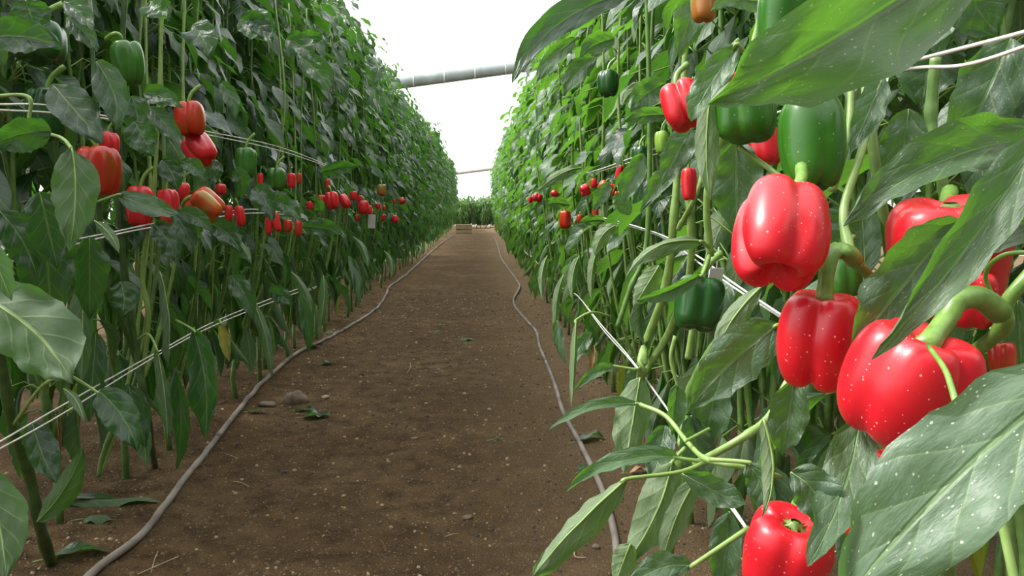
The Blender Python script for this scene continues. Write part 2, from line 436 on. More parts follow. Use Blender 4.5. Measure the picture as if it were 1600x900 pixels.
def calyx_mesh(R, ztop, H, seed=0):
    rng = np.random.default_rng(seed); mb = MB(); nu = 30; th = np.linspace(0, 2*np.pi, nu, endpoint=False)
    star = .8+.2*np.cos(th*6+1)
    V = np.zeros((5, nu, 3))
    for i, (r, dz) in enumerate([(.10, .10), (.17, .055), (.26, .035), (.34, .045), (.38, .06)]):
        rr = R*r*(1 if i < 2 else star**(i-1))
        V[i, :, 0] = rr*np.cos(th); V[i, :, 1] = rr*np.sin(th); V[i, :, 2] = ztop+H*dz
    mb.add(V.reshape(-1, 3), grid_faces(5, nu, True)); return mb.mesh('calyx', [FSTEM])
def stem_mesh(pts, r):
    mb = MB(); n = 14; c = curve_pts(pts, n); rad = np.linspace(r*.95, r*1.25, n); rad[0] = r*1.5; rad[1] = r*1.1
    tube(mb, c, rad, 0, 10); return mb.mesh('stem', [FSTEM])
def orient(roll, tip, spin):
    "roll: lean in view (deg, + = top leans right); tip: + shows the top to the viewer"
    return Matrix.Rotation(math.radians(roll), 3, 'Y') @ Matrix.Rotation(math.radians(tip), 3, 'X') @ Matrix.Rotation(math.radians(spin), 3, 'Z')
def pepper(px, py, Y, wpx, hpx, label, mat=RED, roll=0, tip=-10, spin=0, lobes=4, seed=0, depth=.2, taper=.12, hero=False, stem=None, group=None, dimple=.16, sr=None):
    R = PXM(wpx, Y)/2*1.04; H = PXM(hpx, Y)
    me, zt = fruit_mesh(seed, R, H, lobes, depth, taper, mat, 2.0 if hero else 1.0, dimple)
    o = link('bell_pepper', me); o.location = P(px, py, Y)
    M = orient(roll, tip, spin); o.rotation_euler = M.to_euler()
    tag(o, label, 'bell pepper', group)
    Mi = M.inverted()
    if stem is None:
        w = [Vector((0, 0, zt)), Vector((0, 0, zt+H*.18)), Vector((0, 0, zt+H*.30))+Mi @ Vector((.2*R, .1*R, H*.12)), Vector((0, 0, zt+H*.34))+Mi @ Vector((.7*R, .3*R, H*.30))]
    else:
        w = [Vector((0, 0, zt))]+[Mi @ (Vector(P(*s))-o.location) for s in stem]
    s = link('stem', stem_mesh([tuple(a) for a in w], sr or R*.11), o)
    link('calyx', calyx_mesh(R, zt, H, seed), s)
    return o
pepper_far_cache = {}
FV = {}
def small(px, py, Y, wpx, hpx, label, mat=RED, roll=0, tip=-8, group=None):
    "copies of one pepper per colour and shape, with its stem"
    k = (mat.name, int(px) % 3)
    if k not in FV:
        R = .042; H = .085; me, zt = fruit_mesh(40+k[1], R, H, 4-(k[1] == 2), .2, .14, mat, .7)
        o = link('bell_pepper', me)
        s = link('stem', stem_mesh([(0, 0, zt), (0, 0, zt+H*.2), (.004, .002, zt+H*.36), (.016, .006, zt+H*.5)], R*.12), o)
        c = link('calyx', calyx_mesh(R, zt, H), s)
        FV[k] = (o, s, c); new = o
    else:
        a, b, c = FV[k]
        new = a.copy(); COL.objects.link(new); nb = b.copy(); COL.objects.link(nb); nb.parent = new; nc = c.copy(); COL.objects.link(nc); nc.parent = nb
    new.location = P(px, py, Y); sc = PXM(wpx, Y)/.078; sz = PXM(hpx, Y)/.080
    new.scale = (sc, sc, sz); new.rotation_euler = orient(roll, tip, (px*37) % 360).to_euler()
    if 'group' in new: del new['group']
    tag(new, label, 'bell pepper', group)
    return new
#PEPPERS#
# --- foreground, bright row
pepper(1219, 364, .64, 158, 168, 'big glossy red pepper with a forked bottom hanging below the large green pepper', RED_D, roll=17, tip=-34, spin=38, lobes=4, seed=3, hero=True, depth=.27, taper=.10, dimple=.2,
       stem=[(1250, 285, .68), (1252, 262, .72)])
pepper(1280, 530, .66, 136, 158, 'squarish red pepper hanging from a thick pale green hooked stem', RED_D, roll=3, tip=6, spin=12, lobes=4, seed=8, hero=True, depth=.2, taper=.13,
       stem=[(1292, 425, .66), (1304, 392, .668), (1325, 396, .675), (1334, 405, .69)], sr=.0065)
pepper(1418, 600, .55, 214, 196, 'largest red pepper, low and squat, with a thick arching stem, half behind the dusty leaf', RED_D, roll=14, tip=14, spin=-12, lobes=4, seed=21, hero=True, depth=.24, taper=.16, dimple=.2,
       stem=[(1478, 500, .56), (1496, 470, .565), (1530, 465, .575), (1562, 488, .59)], sr=.0075)
pepper(1482, 398, .72, 196, 190, 'wide red pepper with pale shoulders behind the long narrow curled leaf', RED_D, roll=-6, tip=8, spin=30, lobes=4, seed=12, hero=True, depth=.24,
       stem=[(1480, 318, .75), (1484, 300, .78)])
pepper(1228, 868, .62, 158, 150, 'glossy red pepper cut by the bottom edge of the view, under the small dark leaf', RED_D, roll=8, tip=12, spin=20, lobes=4, seed=31, hero=True, depth=.2,
       stem=[(1244, 792, .66), (1252, 780, .70)])
pepper(1385, 780, .60, 130, 165, 'red pepper showing as a sliver along the edge of the largest dusty leaf', RED_D, roll=12, tip=0, spin=70, lobes=4, seed=35, hero=True, depth=.15)
pepper(1268, 222, .76, 104, 150, 'large upright green pepper under the broad top leaf', GREEN_D, roll=0, tip=-12, spin=42, lobes=4, seed=14, hero=True, depth=.10, taper=.16,
       stem=[(1275, 120, .78), (1285, 90, .8)])
pepper(1166, 180, .84, 104, 82, 'squat green pepper tucked behind the tip of the broad top leaf', GREEN_D, roll=0, tip=-8, spin=10, lobes=4, seed=17, hero=True, depth=.22)
pepper(1128, 152, .86, 50, 86, 'orange red pepper edging out beside the squat green pepper', ORANGE, roll=8, tip=0, spin=0, lobes=3, seed=18, depth=.2)
pepper(1226, 28, .74, 84, 120, 'green pepper at the top of the view above the broad leaf', GREEN_D, roll=4, tip=0, spin=50, lobes=4, seed=19, hero=True, depth=.15)
pepper(1067, 164, 1.05, 68, 74, 'red pepper half behind the bright green hanging leaf', RED_D, roll=-14, tip=-22, spin=30, lobes=4, seed=22, hero=True, depth=.22)
pepper(1100, 8, .95, 42, 50, 'olive brown pepper at the top edge of the view', OLIVE, roll=0, tip=-10, spin=20, lobes=3, seed=23)
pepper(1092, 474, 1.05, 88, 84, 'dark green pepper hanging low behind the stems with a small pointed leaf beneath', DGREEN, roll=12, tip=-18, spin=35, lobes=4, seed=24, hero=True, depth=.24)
pepper(1076, 287, 1.25, 26, 52, 'narrow red pepper between two pale upright stems', RED, roll=0, spin=10, lobes=3, seed=25)
pepper(1034, 222, 1.35, 22, 36, 'small yellow green pepper above the stems in the bright row', LGREEN, spin=40, lobes=3, seed=26)
pepper(1320, 432, .78, 56, 66, 'green pepper in shade behind the thick hooked stem', GREEN, spin=40, lobes=4, seed=27)
pepper(1142, 105, .98, 40, 46, 'small green pepper above the orange red pepper', DGREEN, spin=10, lobes=4, seed=28)
pepper(1520, 468, .66, 80, 92, 'red pepper in shade right behind the arching stem node', RED_D, roll=0, tip=0, spin=22, seed=29)
pepper(1566, 560, .74, 46, 56, 'orange pepper low in shade beside the largest red pepper', ORANGE, seed=30, spin=10)
pepper(1194, 228, 1.0, 60, 60, 'dark red pepper in deep shade below the squat green pepper', RED, seed=36, spin=10)
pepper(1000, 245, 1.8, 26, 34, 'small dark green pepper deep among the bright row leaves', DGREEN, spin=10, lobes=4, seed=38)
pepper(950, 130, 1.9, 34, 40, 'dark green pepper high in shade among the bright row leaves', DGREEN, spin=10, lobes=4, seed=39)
# --- bright row, further down
for a in [
 (968, 270, 2.2, 13, 22, 'red pepper highest in the far cluster of the bright row', RED, 12),
 (943, 291, 2.3, 17, 17, 'rounded red pepper beside a pale leaf in the far bright row cluster', RED, 30),
 (928, 286, 2.5, 11, 13, 'small round red pepper next to the rounded one in the bright row', RED, 0),
 (956, 296, 2.4, 14, 16, 'red pepper tucked under the rounded one in the bright row', RED, 0),
 (914, 297, 2.6, 20, 14, 'red pepper lying sideways on the leaves of the bright row', RED, 70),
 (966, 312, 2.2, 13, 26, 'slim orange red pepper behind a dark leaf in the bright row', ORANGE, 0),
 (883, 343, 2.9, 19, 27, 'orange red pepper hanging lowest of the bright row cluster', ORANGE, 0),
 (906, 342, 2.8, 11, 13, 'small orange pepper just beside the lowest hanging one', ORANGE, 0),
 (930, 333, 2.6, 12, 17, 'small orange red pepper behind leaves at the white twine of the bright row', ORANGE, 0),
 (867, 303, 3.6, 14, 9, 'red pepper showing over a long dark leaf far in the bright row', RED, 40),
 (840, 309, 4.4, 16, 12, 'bright red pepper far down the bright row, second from the farthest', RED, 20),
 (829, 312, 4.9, 8, 9, 'farthest little red pepper of the bright row', RED, 0)]:
    small(*a[:7], roll=a[7])
# --- shaded row
pepper(155, 267, 1.62, 64, 76, 'biggest orange red pepper of the shaded row, beside the pale hanging leaf', ORANGE, roll=-2, tip=-4, spin=40, lobes=4, seed=51, hero=True, depth=.13, taper=.12,
       stem=[(148, 222, 1.62), (141, 214, 1.63)])
pepper(168, 226, 1.85, 34, 40, 'red pepper peeking out above the biggest orange red pepper', RED, seed=52, spin=20)
pepper(297, 185, 1.92, 46, 52, 'shiny orange red pepper stacked just above a redder one', ORANGE, roll=-4, tip=-6, spin=45, seed=53, hero=True, depth=.16)
pepper(311, 232, 1.95, 48, 50, 'shiny red pepper with forked end just under the upper orange red one', RED, roll=-35, tip=-16, spin=20, seed=54, hero=True, depth=.22)
pepper(321, 321, 1.9, 52, 50, 'pepper turning orange with a greenish shoulder, leaning over the white twine', TURN, roll=-48, tip=10, spin=30, seed=55, hero=True, depth=.2,
       stem=[(299, 307, 1.88), (290, 313, 1.88), (286, 322, 1.9)])
pepper(264, 324, 1.95, 32, 58, 'red pepper behind the tip of the flat dark leaf above the twine', RED, seed=56, spin=20, roll=-8)
pepper(219, 322, 1.98, 46, 62, 'red pepper hidden behind the flat dark leaf', RED, seed=57, spin=50)
pepper(284, 300, 2.1, 24, 30, 'dark red pepper in shade next to the turning orange pepper', RED, seed=58)
pepper(200, 98, 1.65, 54, 66, 'glossy green pepper with a long hooked stem high in the shaded row', GREEN, roll=-8, tip=2, spin=35, lobes=3, seed=59, hero=True, depth=.2, taper=.35,
       stem=[(190, 66, 1.65), (186, 54, 1.64), (176, 54, 1.64), (166, 62, 1.65)])
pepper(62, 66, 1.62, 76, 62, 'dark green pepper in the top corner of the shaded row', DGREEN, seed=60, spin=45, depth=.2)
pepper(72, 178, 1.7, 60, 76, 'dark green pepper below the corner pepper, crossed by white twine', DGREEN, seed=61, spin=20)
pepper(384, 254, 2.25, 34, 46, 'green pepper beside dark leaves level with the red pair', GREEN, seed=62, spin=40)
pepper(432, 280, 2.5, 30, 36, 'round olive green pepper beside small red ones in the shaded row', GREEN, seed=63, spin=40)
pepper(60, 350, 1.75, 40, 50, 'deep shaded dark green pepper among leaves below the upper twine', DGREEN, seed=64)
for a in [
 (375, 337, 2.2, 15, 30, 'red pepper just past the turning orange pepper, touching the twine', RED, -10),
 (357, 333, 2.25, 13, 24, 'narrow red pepper squeezed beside the turning orange pepper', RED, 0),
 (345, 296, 2.3, 16, 16, 'small red pepper in shade above the turning orange pepper', RED, 0),
 (407, 283, 2.4, 9, 24, 'slim red pepper hanging before the round olive green pepper', RED, 0),
 (455, 282, 2.7, 14, 22, 'red pepper just beyond the round olive green pepper', RED, 0),
 (467, 279, 2.8, 9, 16, 'little orange red pepper farther past the olive green pepper', ORANGE, 0),
 (420, 350, 2.3, 12, 30, 'dark red pepper in shade below the twine', RED, 0),
 (431, 346, 2.3, 13, 30, 'slim bright red pepper hanging below the twine', RED, -15),
 (450, 353, 2.4, 13, 18, 'small orange red pepper under a dark leaf below the twine', ORANGE, 0),
 (466, 356, 2.4, 13, 24, 'orange red pepper hanging lowest below the twine', ORANGE, 0),
 (484, 321, 2.9, 10, 12, 'small rounded red pepper with a shiny cap near the big cluster', RED, 0),
 (492, 316, 3.0, 10, 13, 'small red pepper touching the rounded shiny one', RED, 0),
 (502, 313, 3.1, 12, 16, 'dark red pepper in shade before the plump bright one', RED, 0),
 (519, 313, 3.1, 20, 26, 'plump bright red pepper in the middle of the shaded row', RED, -8),
 (538, 314, 3.3, 15, 22, 'leaning red pepper right after the plump bright one', RED, -30),
 (512, 288, 3.2, 8, 16, 'small orange red pepper above the plump bright one', ORANGE, 0),
 (552, 306, 3.6, 11, 14, 'red pepper above a round pale leaf in the shaded row', RED, 0),
 (562, 310, 3.7, 7, 9, 'tiny red pepper beside the round pale leaf', RED, 0),
 (568, 324, 3.7, 19, 20, 'ribbed red pepper above the hanging white tag', RED, 0),
 (578, 328, 3.8, 9, 14, 'red pepper wedged against the ribbed one above the white tag', RED, -10),
 (558, 340, 3.7, 7, 9, 'tiny dark red pepper low beside the white tag', RED, 0),
 (596, 297, 4.3, 15, 17, 'olive pepper turning orange high beyond the white tag', OLIVE, 0),
 (591, 322, 4.3, 7, 9, 'little red pepper just beyond the white tag', RED, 0),
 (600, 325, 4.5, 6, 8, 'little orange red pepper second beyond the white tag', ORANGE, 0),
 (599, 340, 4.5, 7, 10, 'orange pepper low beyond the white tag', ORANGE, 0),
 (617, 342, 4.9, 10, 11, 'red pepper low and far, past the white tag', RED, -20),
 (616, 315, 5.0, 5, 8, 'tiny orange pepper far past the white tag', ORANGE, 0),
 (628, 314, 5.3, 11, 9, 'farthest visible orange pepper of the shaded row', ORANGE, 60)]:
    small(*a[:7], roll=a[7])
#ENDPEPPERS#

# ------------------------------------------------------------------ near plants with individually shaped leaves
def clear_right(p):
    x, y, d = proj(p)
    return d < 1.0 and x > 900
def stem_part(parent, pts, r0, r1, mat=STEM_PALE, nodes=(), name='stem'):
    mb = MB(); n = 40; c = curve_pts(pts, n); rad = np.linspace(r0, r1, n)
    for k in nodes:
        i = int(k*(n-1)); rad[max(0, i-1):i+2] *= 1.15; rad[i] *= 1.08
    tube(mb, c, rad, 0, 9)
    o = link(name, mb.mesh(name, [mat]), parent); o.matrix_parent_inverse = Matrix.LocRotScale(parent.location, parent.rotation_euler, parent.scale).inverted(); return o

#HEROES#
# plant carrying the foreground fruit
A = empty('pepper_plant', (.52, .74, 0)); tag(A, 'nearest pepper plant, heavy with big red peppers and broad dusty leaves', 'plant')
B = empty('pepper_plant', (.46, 1.12, 0)); tag(B, 'pepper plant just behind the big red peppers, with drooping curled leaves over the soil', 'plant')
C = empty('pepper_plant', (.50, 1.62, 0)); tag(C, 'pepper plant with two pale upright stems and the dark green pepper behind', 'plant')
D = E = None
def hl(par, b, t, wpx, **k):
    Y = (b[2]+t[2])/2; bd = k.pop('bend', (0, 0, 0))
    m = P((b[0]+t[0])/2+bd[0], (b[1]+t[1])/2+bd[1], Y+bd[2]); b3 = P(*b); t3 = P(*t)
    pet = k.pop('pet', None)
    if pet: pet = [P(*q) for q in pet]
    kw = 1.3 if par in (D, E) else 1.14
    if k.get('mat') is LEAF_BIG: kw = 1.0
    return hero_leaf(par, b3, t3, PXM(wpx, Y)*kw, bend=m-(b3+t3)/2, pet=pet, **k)
hl(A, (1705, 570, .40), (1300, 965, .40), 280, bend=(-22, -8, -.01), fold=.12, curl=.18, wave=.03, roll=-8, mat=LEAF_BIG, seed=1, label='largest dusty speckled leaf', tint=.8, pr=.003)
hl(A, (1540, -95, .56), (1106, 163, .50), 215, bend=(10, 12, -.02), roll=14, fold=.30, foldr=.15, curl=.2, wave=.06, seed=2, mat=LEAF_R, label='broad leaf with a bright upper edge', tint=.7, pr=.003)
hl(A, (1650, 175, .52), (1362, 562, .50), 112, bend=(16, 2, 0), roll=-16, roll2=20, fold=.35, curl=.4, wave=.05, seed=3, mat=LEAF_R, label='long narrow curled leaf', tint=.8)
hl(A, (1630, 215, .60), (1318, 354, .58), 128, bend=(-10, -30, 0), roll=-20, fold=.45, curl=.2, wave=.07, seed=4, mat=LEAF_R, tint=.5)
hl(A, (1500, 345, .60), (1324, 560, .58), 135, bend=(-4, -4, 0), roll=8, fold=.2, curl=.2, wave=.04, seed=5, mat=LEAF_R, tint=.4)
hl(A, (1668, 330, .66), (1480, 420, .62), 70, bend=(0, -16, 0), roll=10, fold=.2, seed=6, tint=.2)
hl(A, (1345, 650, .585), (1262, 885, .49), 104, bend=(14, 0, 0), roll=-10, fold=.22, curl=.2, wave=.06, seed=7, mat=LEAF_R, tint=.5, pet=[(1400, 640, .8)])
hl(A, (1236, 738, .55), (1296, 846, .53), 92, bend=(12, -14, 0), roll=12, fold=.15, curl=.15, wave=.05, seed=8, mat=LEAF_R, tint=.2)
hl(A, (1240, 596, .72), (1222, 712, .72), 82, roll=0, fold=.25, seed=9, mat=LEAF_R, tint=.6)
hl(A, (1192, 655, .62), (1190, 808, .60), 46, bend=(16, 6, 0), roll=30, fold=.5, curl=.9, seed=10, mat=LEAF_R, tint=.6, under=True)
hl(A, (1216, 508, .74), (1076, 640, .72), 108, bend=(-6, -6, 0), roll=6, fold=.16, curl=.2, wave=.05, seed=11, mat=LEAF_R, tint=.3, pet=[(1250, 500, .82)])
hl(A, (1190, 448, .82), (1118, 566, .80), 52, bend=(-14, 0, 0), roll=-10, fold=.3, curl=.5, seed=12, mat=LEAF_R, under=True)
hl(A, (1352, 430, .80), (1345, 300, .82), 70, roll=0, fold=.25, seed=13, mat=LEAF_R, tint=.3)
hl(A, (1380, 120, .72), (1328, 240, .70), 60, roll=10, fold=.2, seed=14, mat=LEAF_R, tint=.4)
hl(A, (1580, 60, .80), (1490, 260, .80), 120, roll=0, fold=.2, seed=15, mat=LEAF_R, tint=.1)
hl(A, (1420, 170, .84), (1400, 320, .84), 90, roll=0, fold=.2, seed=16, mat=LEAF_R, tint=.1)
hl(A, (1590, 470, .78), (1600, 640, .78), 80, roll=0, fold=.2, seed=17, mat=LEAF_R, tint=.1)
hl(A, (1330, 770, .70), (1320, 900, .66), 60, roll=20, fold=.3, seed=18, mat=LEAF_R, tint=.2)
hl(A, (1270, 830, .60), (1262, 935, .58), 40, roll=30, fold=.3, seed=19, mat=LEAF_R, tint=.4)
hl(B, (1152, 70, .80), (1080, 190, .78), 62, bend=(-12, 10, 0), roll=-12, fold=.2, curl=.2, seed=20, mat=LEAF_R, tint=.9, pet=[(1172, 95, .86)])
hl(B, (1110, 150, .84), (1110, 312, .82), 52, bend=(-6, 0, 0), roll=-6, fold=.2, curl=.5, seed=21, mat=LEAF_R, under=True, tint=.6)
hl(B, (1150, 220, .95), (1150, 365, .95), 100, roll=0, fold=.2, curl=.1, seed=22, mat=LEAF_R, tint=.15)
hl(B, (1200, 300, .92), (1170, 420, .92), 84, roll=5, fold=.2, seed=23, mat=LEAF_R, tint=.1)
hl(B, (985, -12, 1.0), (800, 130, .92), 62, bend=(-20, -22, 0), roll=-20, fold=.3, curl=.1, seed=24, mat=LEAF, tint=.1)
hl(B, (1090, -15, 1.0), (1060, 90, 1.0), 60, roll=0, fold=.2, seed=25, tint=.1)
hl(B, (1200, 10, .9), (1110, 18, .85), 50, bend=(0, -14, 0), roll=-20, fold=.2, seed=26, mat=LEAF_R, tint=.9)
hl(B, (1098, 378, 1.0), (978, 432, .95), 44, bend=(-8, -20, 0), roll=-30, fold=.4, curl=.5, seed=27, mat=LEAF_R, under=True, pet=[(1108, 388, 1.05)])
hl(B, (1098, 428, .95), (994, 470, .92), 40, bend=(-4, 6, 0), roll=25, fold=.5, curl=.4, seed=28, mat=LEAF_R, tint=.6, pet=[(1108, 400, 1.02)])
hl(B, (1030, 415, 1.0), (990, 480, 1.0), 46, roll=0, fold=.3, seed=29, mat=LEAF_R, tint=.5, under=True)
hl(B, (1000, 632, .96), (858, 672, .92), 30, bend=(-2, -16, 0), roll=-35, fold=.3, curl=.3, seed=30, mat=LEAF_R, tint=.7, pet=[(1072, 690, .92), (1045, 655, .94)])
hl(B, (1060, 716, .86), (884, 768, .84), 50, bend=(0, -22, 0), roll=-30, fold=.3, curl=.6, seed=31, mat=LEAF_R, tint=.8, pet=[(1104, 722, .86)])
hl(B, (980, 748, .82), (830, 905, .78), 100, bend=(-14, 6, 0), roll=-12, fold=.7, curl=.5, wave=.08, seed=32, mat=LEAF_R, under=True, tint=.3, pet=[(1104, 722, .86), (1060, 738, .84)])
hl(B, (1050, 722, .90), (975, 885, .88), 92, bend=(12, 0, 0), roll=6, fold=.3, curl=.3, wave=.08, seed=33, mat=LEAF_R, under=True, pet=[(1070, 700, .92)])
hl(B, (1090, 745, .84), (1035, 885, .82), 62, bend=(-8, 0, 0), roll=-16, fold=.25, foldr=.9, curl=.3, seed=34, mat=LEAF_R, under=True)
hl(B, (1066, 740, .78), (1166, 788, .76), 58, bend=(10, 8, 0), roll=10, fold=.2, curl=.2, seed=35, mat=LEAF_R, tint=.2)
hl(B, (1168, 722, .76), (1195, 808, .74), 62, bend=(10, 0, 0), roll=-8, fold=.3, curl=.5, wave=.06, seed=36, mat=LEAF_R, tint=.3, pet=[(1108, 718, .78)])
hl(B, (1080, 885, .72), (975, 925, .70), 60, bend=(0, -16, 0), roll=-20, fold=.3, seed=37, mat=LEAF_R, tint=.2, pet=[(1170, 825, .74)])
hl(B, (1140, 800, .80), (1125, 935, .80), 66, roll=0, fold=.2, seed=38, mat=LEAF_R, tint=.1)
hl(B, (985, 850, .86), (960, 915, .86), 54, roll=0, fold=.3, seed=39, mat=LEAF_R, tint=.4, under=True)
hl(B, (1000, 590, 1.15), (975, 740, 1.1), 80, roll=12, fold=.35, curl=.2, wave=.07, seed=40, mat=LEAF_R, under=True, tint=.4)
hl(B, (1058, 600, 1.0), (1050, 680, 1.0), 46, roll=20, fold=.4, seed=41, mat=LEAF_R, tint=.5, pet=[(1055, 525, 1.0), (1048, 560, 1.0)])
hl(B, (1040, 665, 1.05), (1018, 760, 1.0), 60, roll=0, fold=.2, seed=42, mat=LEAF_R, tint=.2)
hl(B, (1120, 600, 1.0), (1100, 700, 1.0), 80, roll=0, fold=.2, seed=43, mat=LEAF_R, tint=.2)
hl(B, (1080, 650, 1.0), (1100, 760, 1.0), 70, roll=0, fold=.2, seed=46, mat=LEAF_R, tint=.1)
hl(B, (960, 572, 1.2), (898, 612, 1.15), 26, bend=(0, -8, 0), roll=-20, fold=.4, seed=44, mat=LEAF_R, tint=.6, pet=[(996, 578, 1.2)])
hl(C, (900, 500, 1.35), (893, 640, 1.3), 30, roll=8, fold=.7, curl=.8, seed=45, mat=LEAF_R, under=True, tint=.4, pet=[(955, 495, 1.4), (925, 488, 1.36)])
hl(C, (962, 352, 1.5), (930, 400, 1.5), 36, bend=(-6, -6, 0), roll=-10, fold=.3, curl=.3, seed=47, mat=LEAF_R, under=True)
hl(C, (952, 285, 1.6), (925, 330, 1.6), 30, roll=0, fold=.3, seed=48, mat=LEAF_R, tint=.2)
hl(C, (910, 262, 1.7), (838, 300, 1.6), 26, bend=(0, -8, 0), roll=-20, fold=.3, seed=49, mat=LEAF_R, under=True)
hl(C, (1062, 250, 1.3), (1000, 332, 1.3), 40, bend=(0, -4, 0), roll=-10, fold=.3, seed=50, mat=LEAF_R, tint=.5)
hl(C, (1080, 200, 1.2), (1035, 290, 1.2), 60, bend=(0, -4, 0), roll=0, fold=.2, seed=51, mat=LEAF_R, tint=.2)
hl(C, (1005, 240, 1.4), (968, 322, 1.4), 44, roll=0, fold=.2, seed=52, mat=LEAF_R, tint=.2)
# stems of the near plants
stem_part(A, [G(1500, 1150), P(1480, 900, .80), P(1440, 640, .80), P(1395, 420, .80), P(1360, 200, .80), P(1350, 60, .86), P(1340, -120, .84)], .008, .004, STEM, (.2, .45, .7))
stem_part(A, [P(1450, 600, .80), P(1560, 520, .64), P(1575, 470, .62), P(1640, 380, .62), P(1700, 200, .66)], .0065, .005, FSTEM, (.3,), name='side_branch')
stem_part(A, [P(1330, 400, .69), P(1318, 330, .72), P(1345, 240, .74), P(1375, 130, .78), P(1400, 40, .8), P(1420, -60, .8)], .0042, .0032, STEM_PALE, (.1, .5), name='side_branch')
stem_part(A, [P(1335, 408, .69), P(1365, 440, .74), P(1420, 520, .80)], .0045, .005, FSTEM, (.1,), name='side_branch')
stem_part(A, [P(1462, 90, .86), P(1455, 190, .86), P(1475, 300, .84), P(1500, 500, .84)], .0058, .0062, STEM, (.3,), name='side_branch')
stem_part(A, [P(1300, 300, .84), P(1325, 210, .84), P(1330, 120, .86), P(1330, -40, .88)], .0042, .0036, STEM_PALE, (.3,), name='side_branch')
stem_part(A, [P(1510, 690, .425), P(1488, 610, .45), P(1475, 575, .47), P(1450, 540, .50)], .0022, .0016, FSTEM, name='leaf_stalk')
stem_part(A, [P(1560, 790, .44), P(1575, 860, .43), P(1590, 930, .42)], .0025, .0028, STEM_PALE, name='leaf_stalk')
stem_part(A, [P(1560, 480, .60), P(1540, 430, .60), P(1570, 398, .58), P(1640, 395, .56)], .0018, .0018, FSTEM, name='leaf_stalk')
stem_part(B, [G(1040, 905), P(1060, 760, 1.06), P(1075, 640, 1.06), P(1105, 560, 1.0), P(1180, 470, .96)], .009, .007, STEM, (.3, .6))
stem_part(B, [P(1085, 725, .9), P(1150, 690, .87), P(1198, 655, .88), P(1224, 608, .9), P(1260, 540, .92), P(1290, 470, .92)], .0044, .0042, STEM_PALE, (.3,), name='side_branch')
stem_part(B, [P(1000, 632, .96), P(1040, 650, .93), P(1075, 692, .88), P(1105, 718, .82), P(1160, 730, .8), P(1220, 745, .84)], .0028, .0030, STEM_PALE, (.6,), name='side_branch')
stem_part(B, [P(1108, 670, .9), P(1070, 690, .86)], .002, .0018, STEM_PALE, name='leaf_stalk')
stem_part(B, [P(1110, 400, 1.04), P(1105, 310, 1.02), P(1130, 200, 1.0), P(1180, 60, 1.0), P(1200, -60, 1.0)], .005, .004, STEM_PALE, (.3, .7), name='side_branch')
stem_part(B, [P(1108, 395, 1.04), P(1090, 470, 1.1), P(1075, 560, 1.12)], .004, .005, STEM_PALE, (.2,), name='side_branch')
stem_part(B, [P(1155, 230, .86), P(1200, 262, .84), P(1222, 278, .8)], .003, .003, STEM_PALE, name='side_branch')
stem_part(C, [G(985, 690), P(1000, 600, 1.62), P(1008, 540, 1.62), P(1040, 450, 1.55), P(1052, 350, 1.5), P(1060, 250, 1.5), P(1070, 100, 1.5), P(1075, -60, 1.5)], .010, .0055, STEM_PALE, (.25, .45, .6, .75))
stem_part(C, [P(1005, 585, 1.62), P(1045, 520, 1.6), P(1075, 440, 1.5), P(1080, 350, 1.45), P(1072, 270, 1.45), P(1090, 120, 1.45)], .008, .006, STEM_PALE, (.3, .6), name='side_branch')
stem_part(C, [P(1060, 358, 1.48), P(1090, 300, 1.4), P(1098, 260, 1.4)], .005, .004, STEM_PALE, (.1,), name='side_branch')
stem_part(C, [P(965, 510, 1.75), P(985, 450, 1.75), P(1010, 380, 1.75), P(1015, 200, 1.75), P(1010, -20, 1.75)], .006, .005, STEM, (.3, .6), name='side_branch')
# extra foliage on the near right plants, kept clear of the fruit in front
for k, (par, x, y, nl) in enumerate([(A, .72, .95, 200), (B, .66, 1.25, 260), (C, .60, 1.62, 300), (None, .55, 1.98, 300)]):
    me = make_plant_meshes(500+k, 2.05, nl, reject=(lambda p: proj(p)[2] < (.92 if p[2] > .5 else 1.15)), leaf_mat=LEAF_R if k < 3 else LEAF, off=(x, y, 0), nt=10)
    if par is None:
        par = empty('pepper_plant', (x, y, 0)); tag(par, 'plant with many thin stems next behind the two pale upright stems', 'plant')
    o = link('stem', me[0], par); o.location = Vector((x, y, 0))-par.location
    o = link('foliage', me[1], par); o.location = Vector((x, y, 0))-par.location

# near left plants
D = empty('pepper_plant', (-.95, 1.72, 0)); tag(D, 'nearest plant of the shaded row, thick bent stem rising from the corner by the hose', 'plant')
E = empty('pepper_plant', (-.98, 2.02, 0)); tag(E, 'shaded row plant bearing the pale hanging leaf and the biggest orange red pepper', 'plant')
sD = [G(82, 888), P(62, 820, 1.70), P(45, 740, 1.66), P(18, 660, 1.60), P(2, 560, 1.55), P(-25, 440, 1.5), P(-40, 200, 1.5), P(-40, -60, 1.5)]
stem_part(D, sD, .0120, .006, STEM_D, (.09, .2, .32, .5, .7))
stem_part(D, [P(20, 665, 1.60), P(60, 610, 1.55), P(85, 592, 1.5), P(112, 592, 1.5)], .004, .003, STEM_PALE, name='side_branch')
stem_part(D, [P(112, 588, 1.5), P(140, 605, 1.52), P(165, 622, 1.52)], .003, .0025, STEM_PALE, name='leaf_stalk')
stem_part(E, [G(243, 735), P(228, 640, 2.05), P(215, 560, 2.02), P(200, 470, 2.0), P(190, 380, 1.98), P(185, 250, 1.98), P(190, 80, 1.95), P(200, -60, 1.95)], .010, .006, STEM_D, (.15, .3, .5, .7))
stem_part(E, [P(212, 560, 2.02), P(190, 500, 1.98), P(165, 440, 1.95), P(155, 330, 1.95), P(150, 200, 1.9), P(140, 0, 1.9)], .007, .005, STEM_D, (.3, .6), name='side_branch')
stem_part(E, [P(220, 600, 2.04), P(232, 500, 2.0), P(222, 420, 2.0), P(240, 300, 2.0), P(250, 100, 2.0), P(255, -60, 2.0)], .006, .004, STEM_PALE, (.3, .6), name='side_branch')
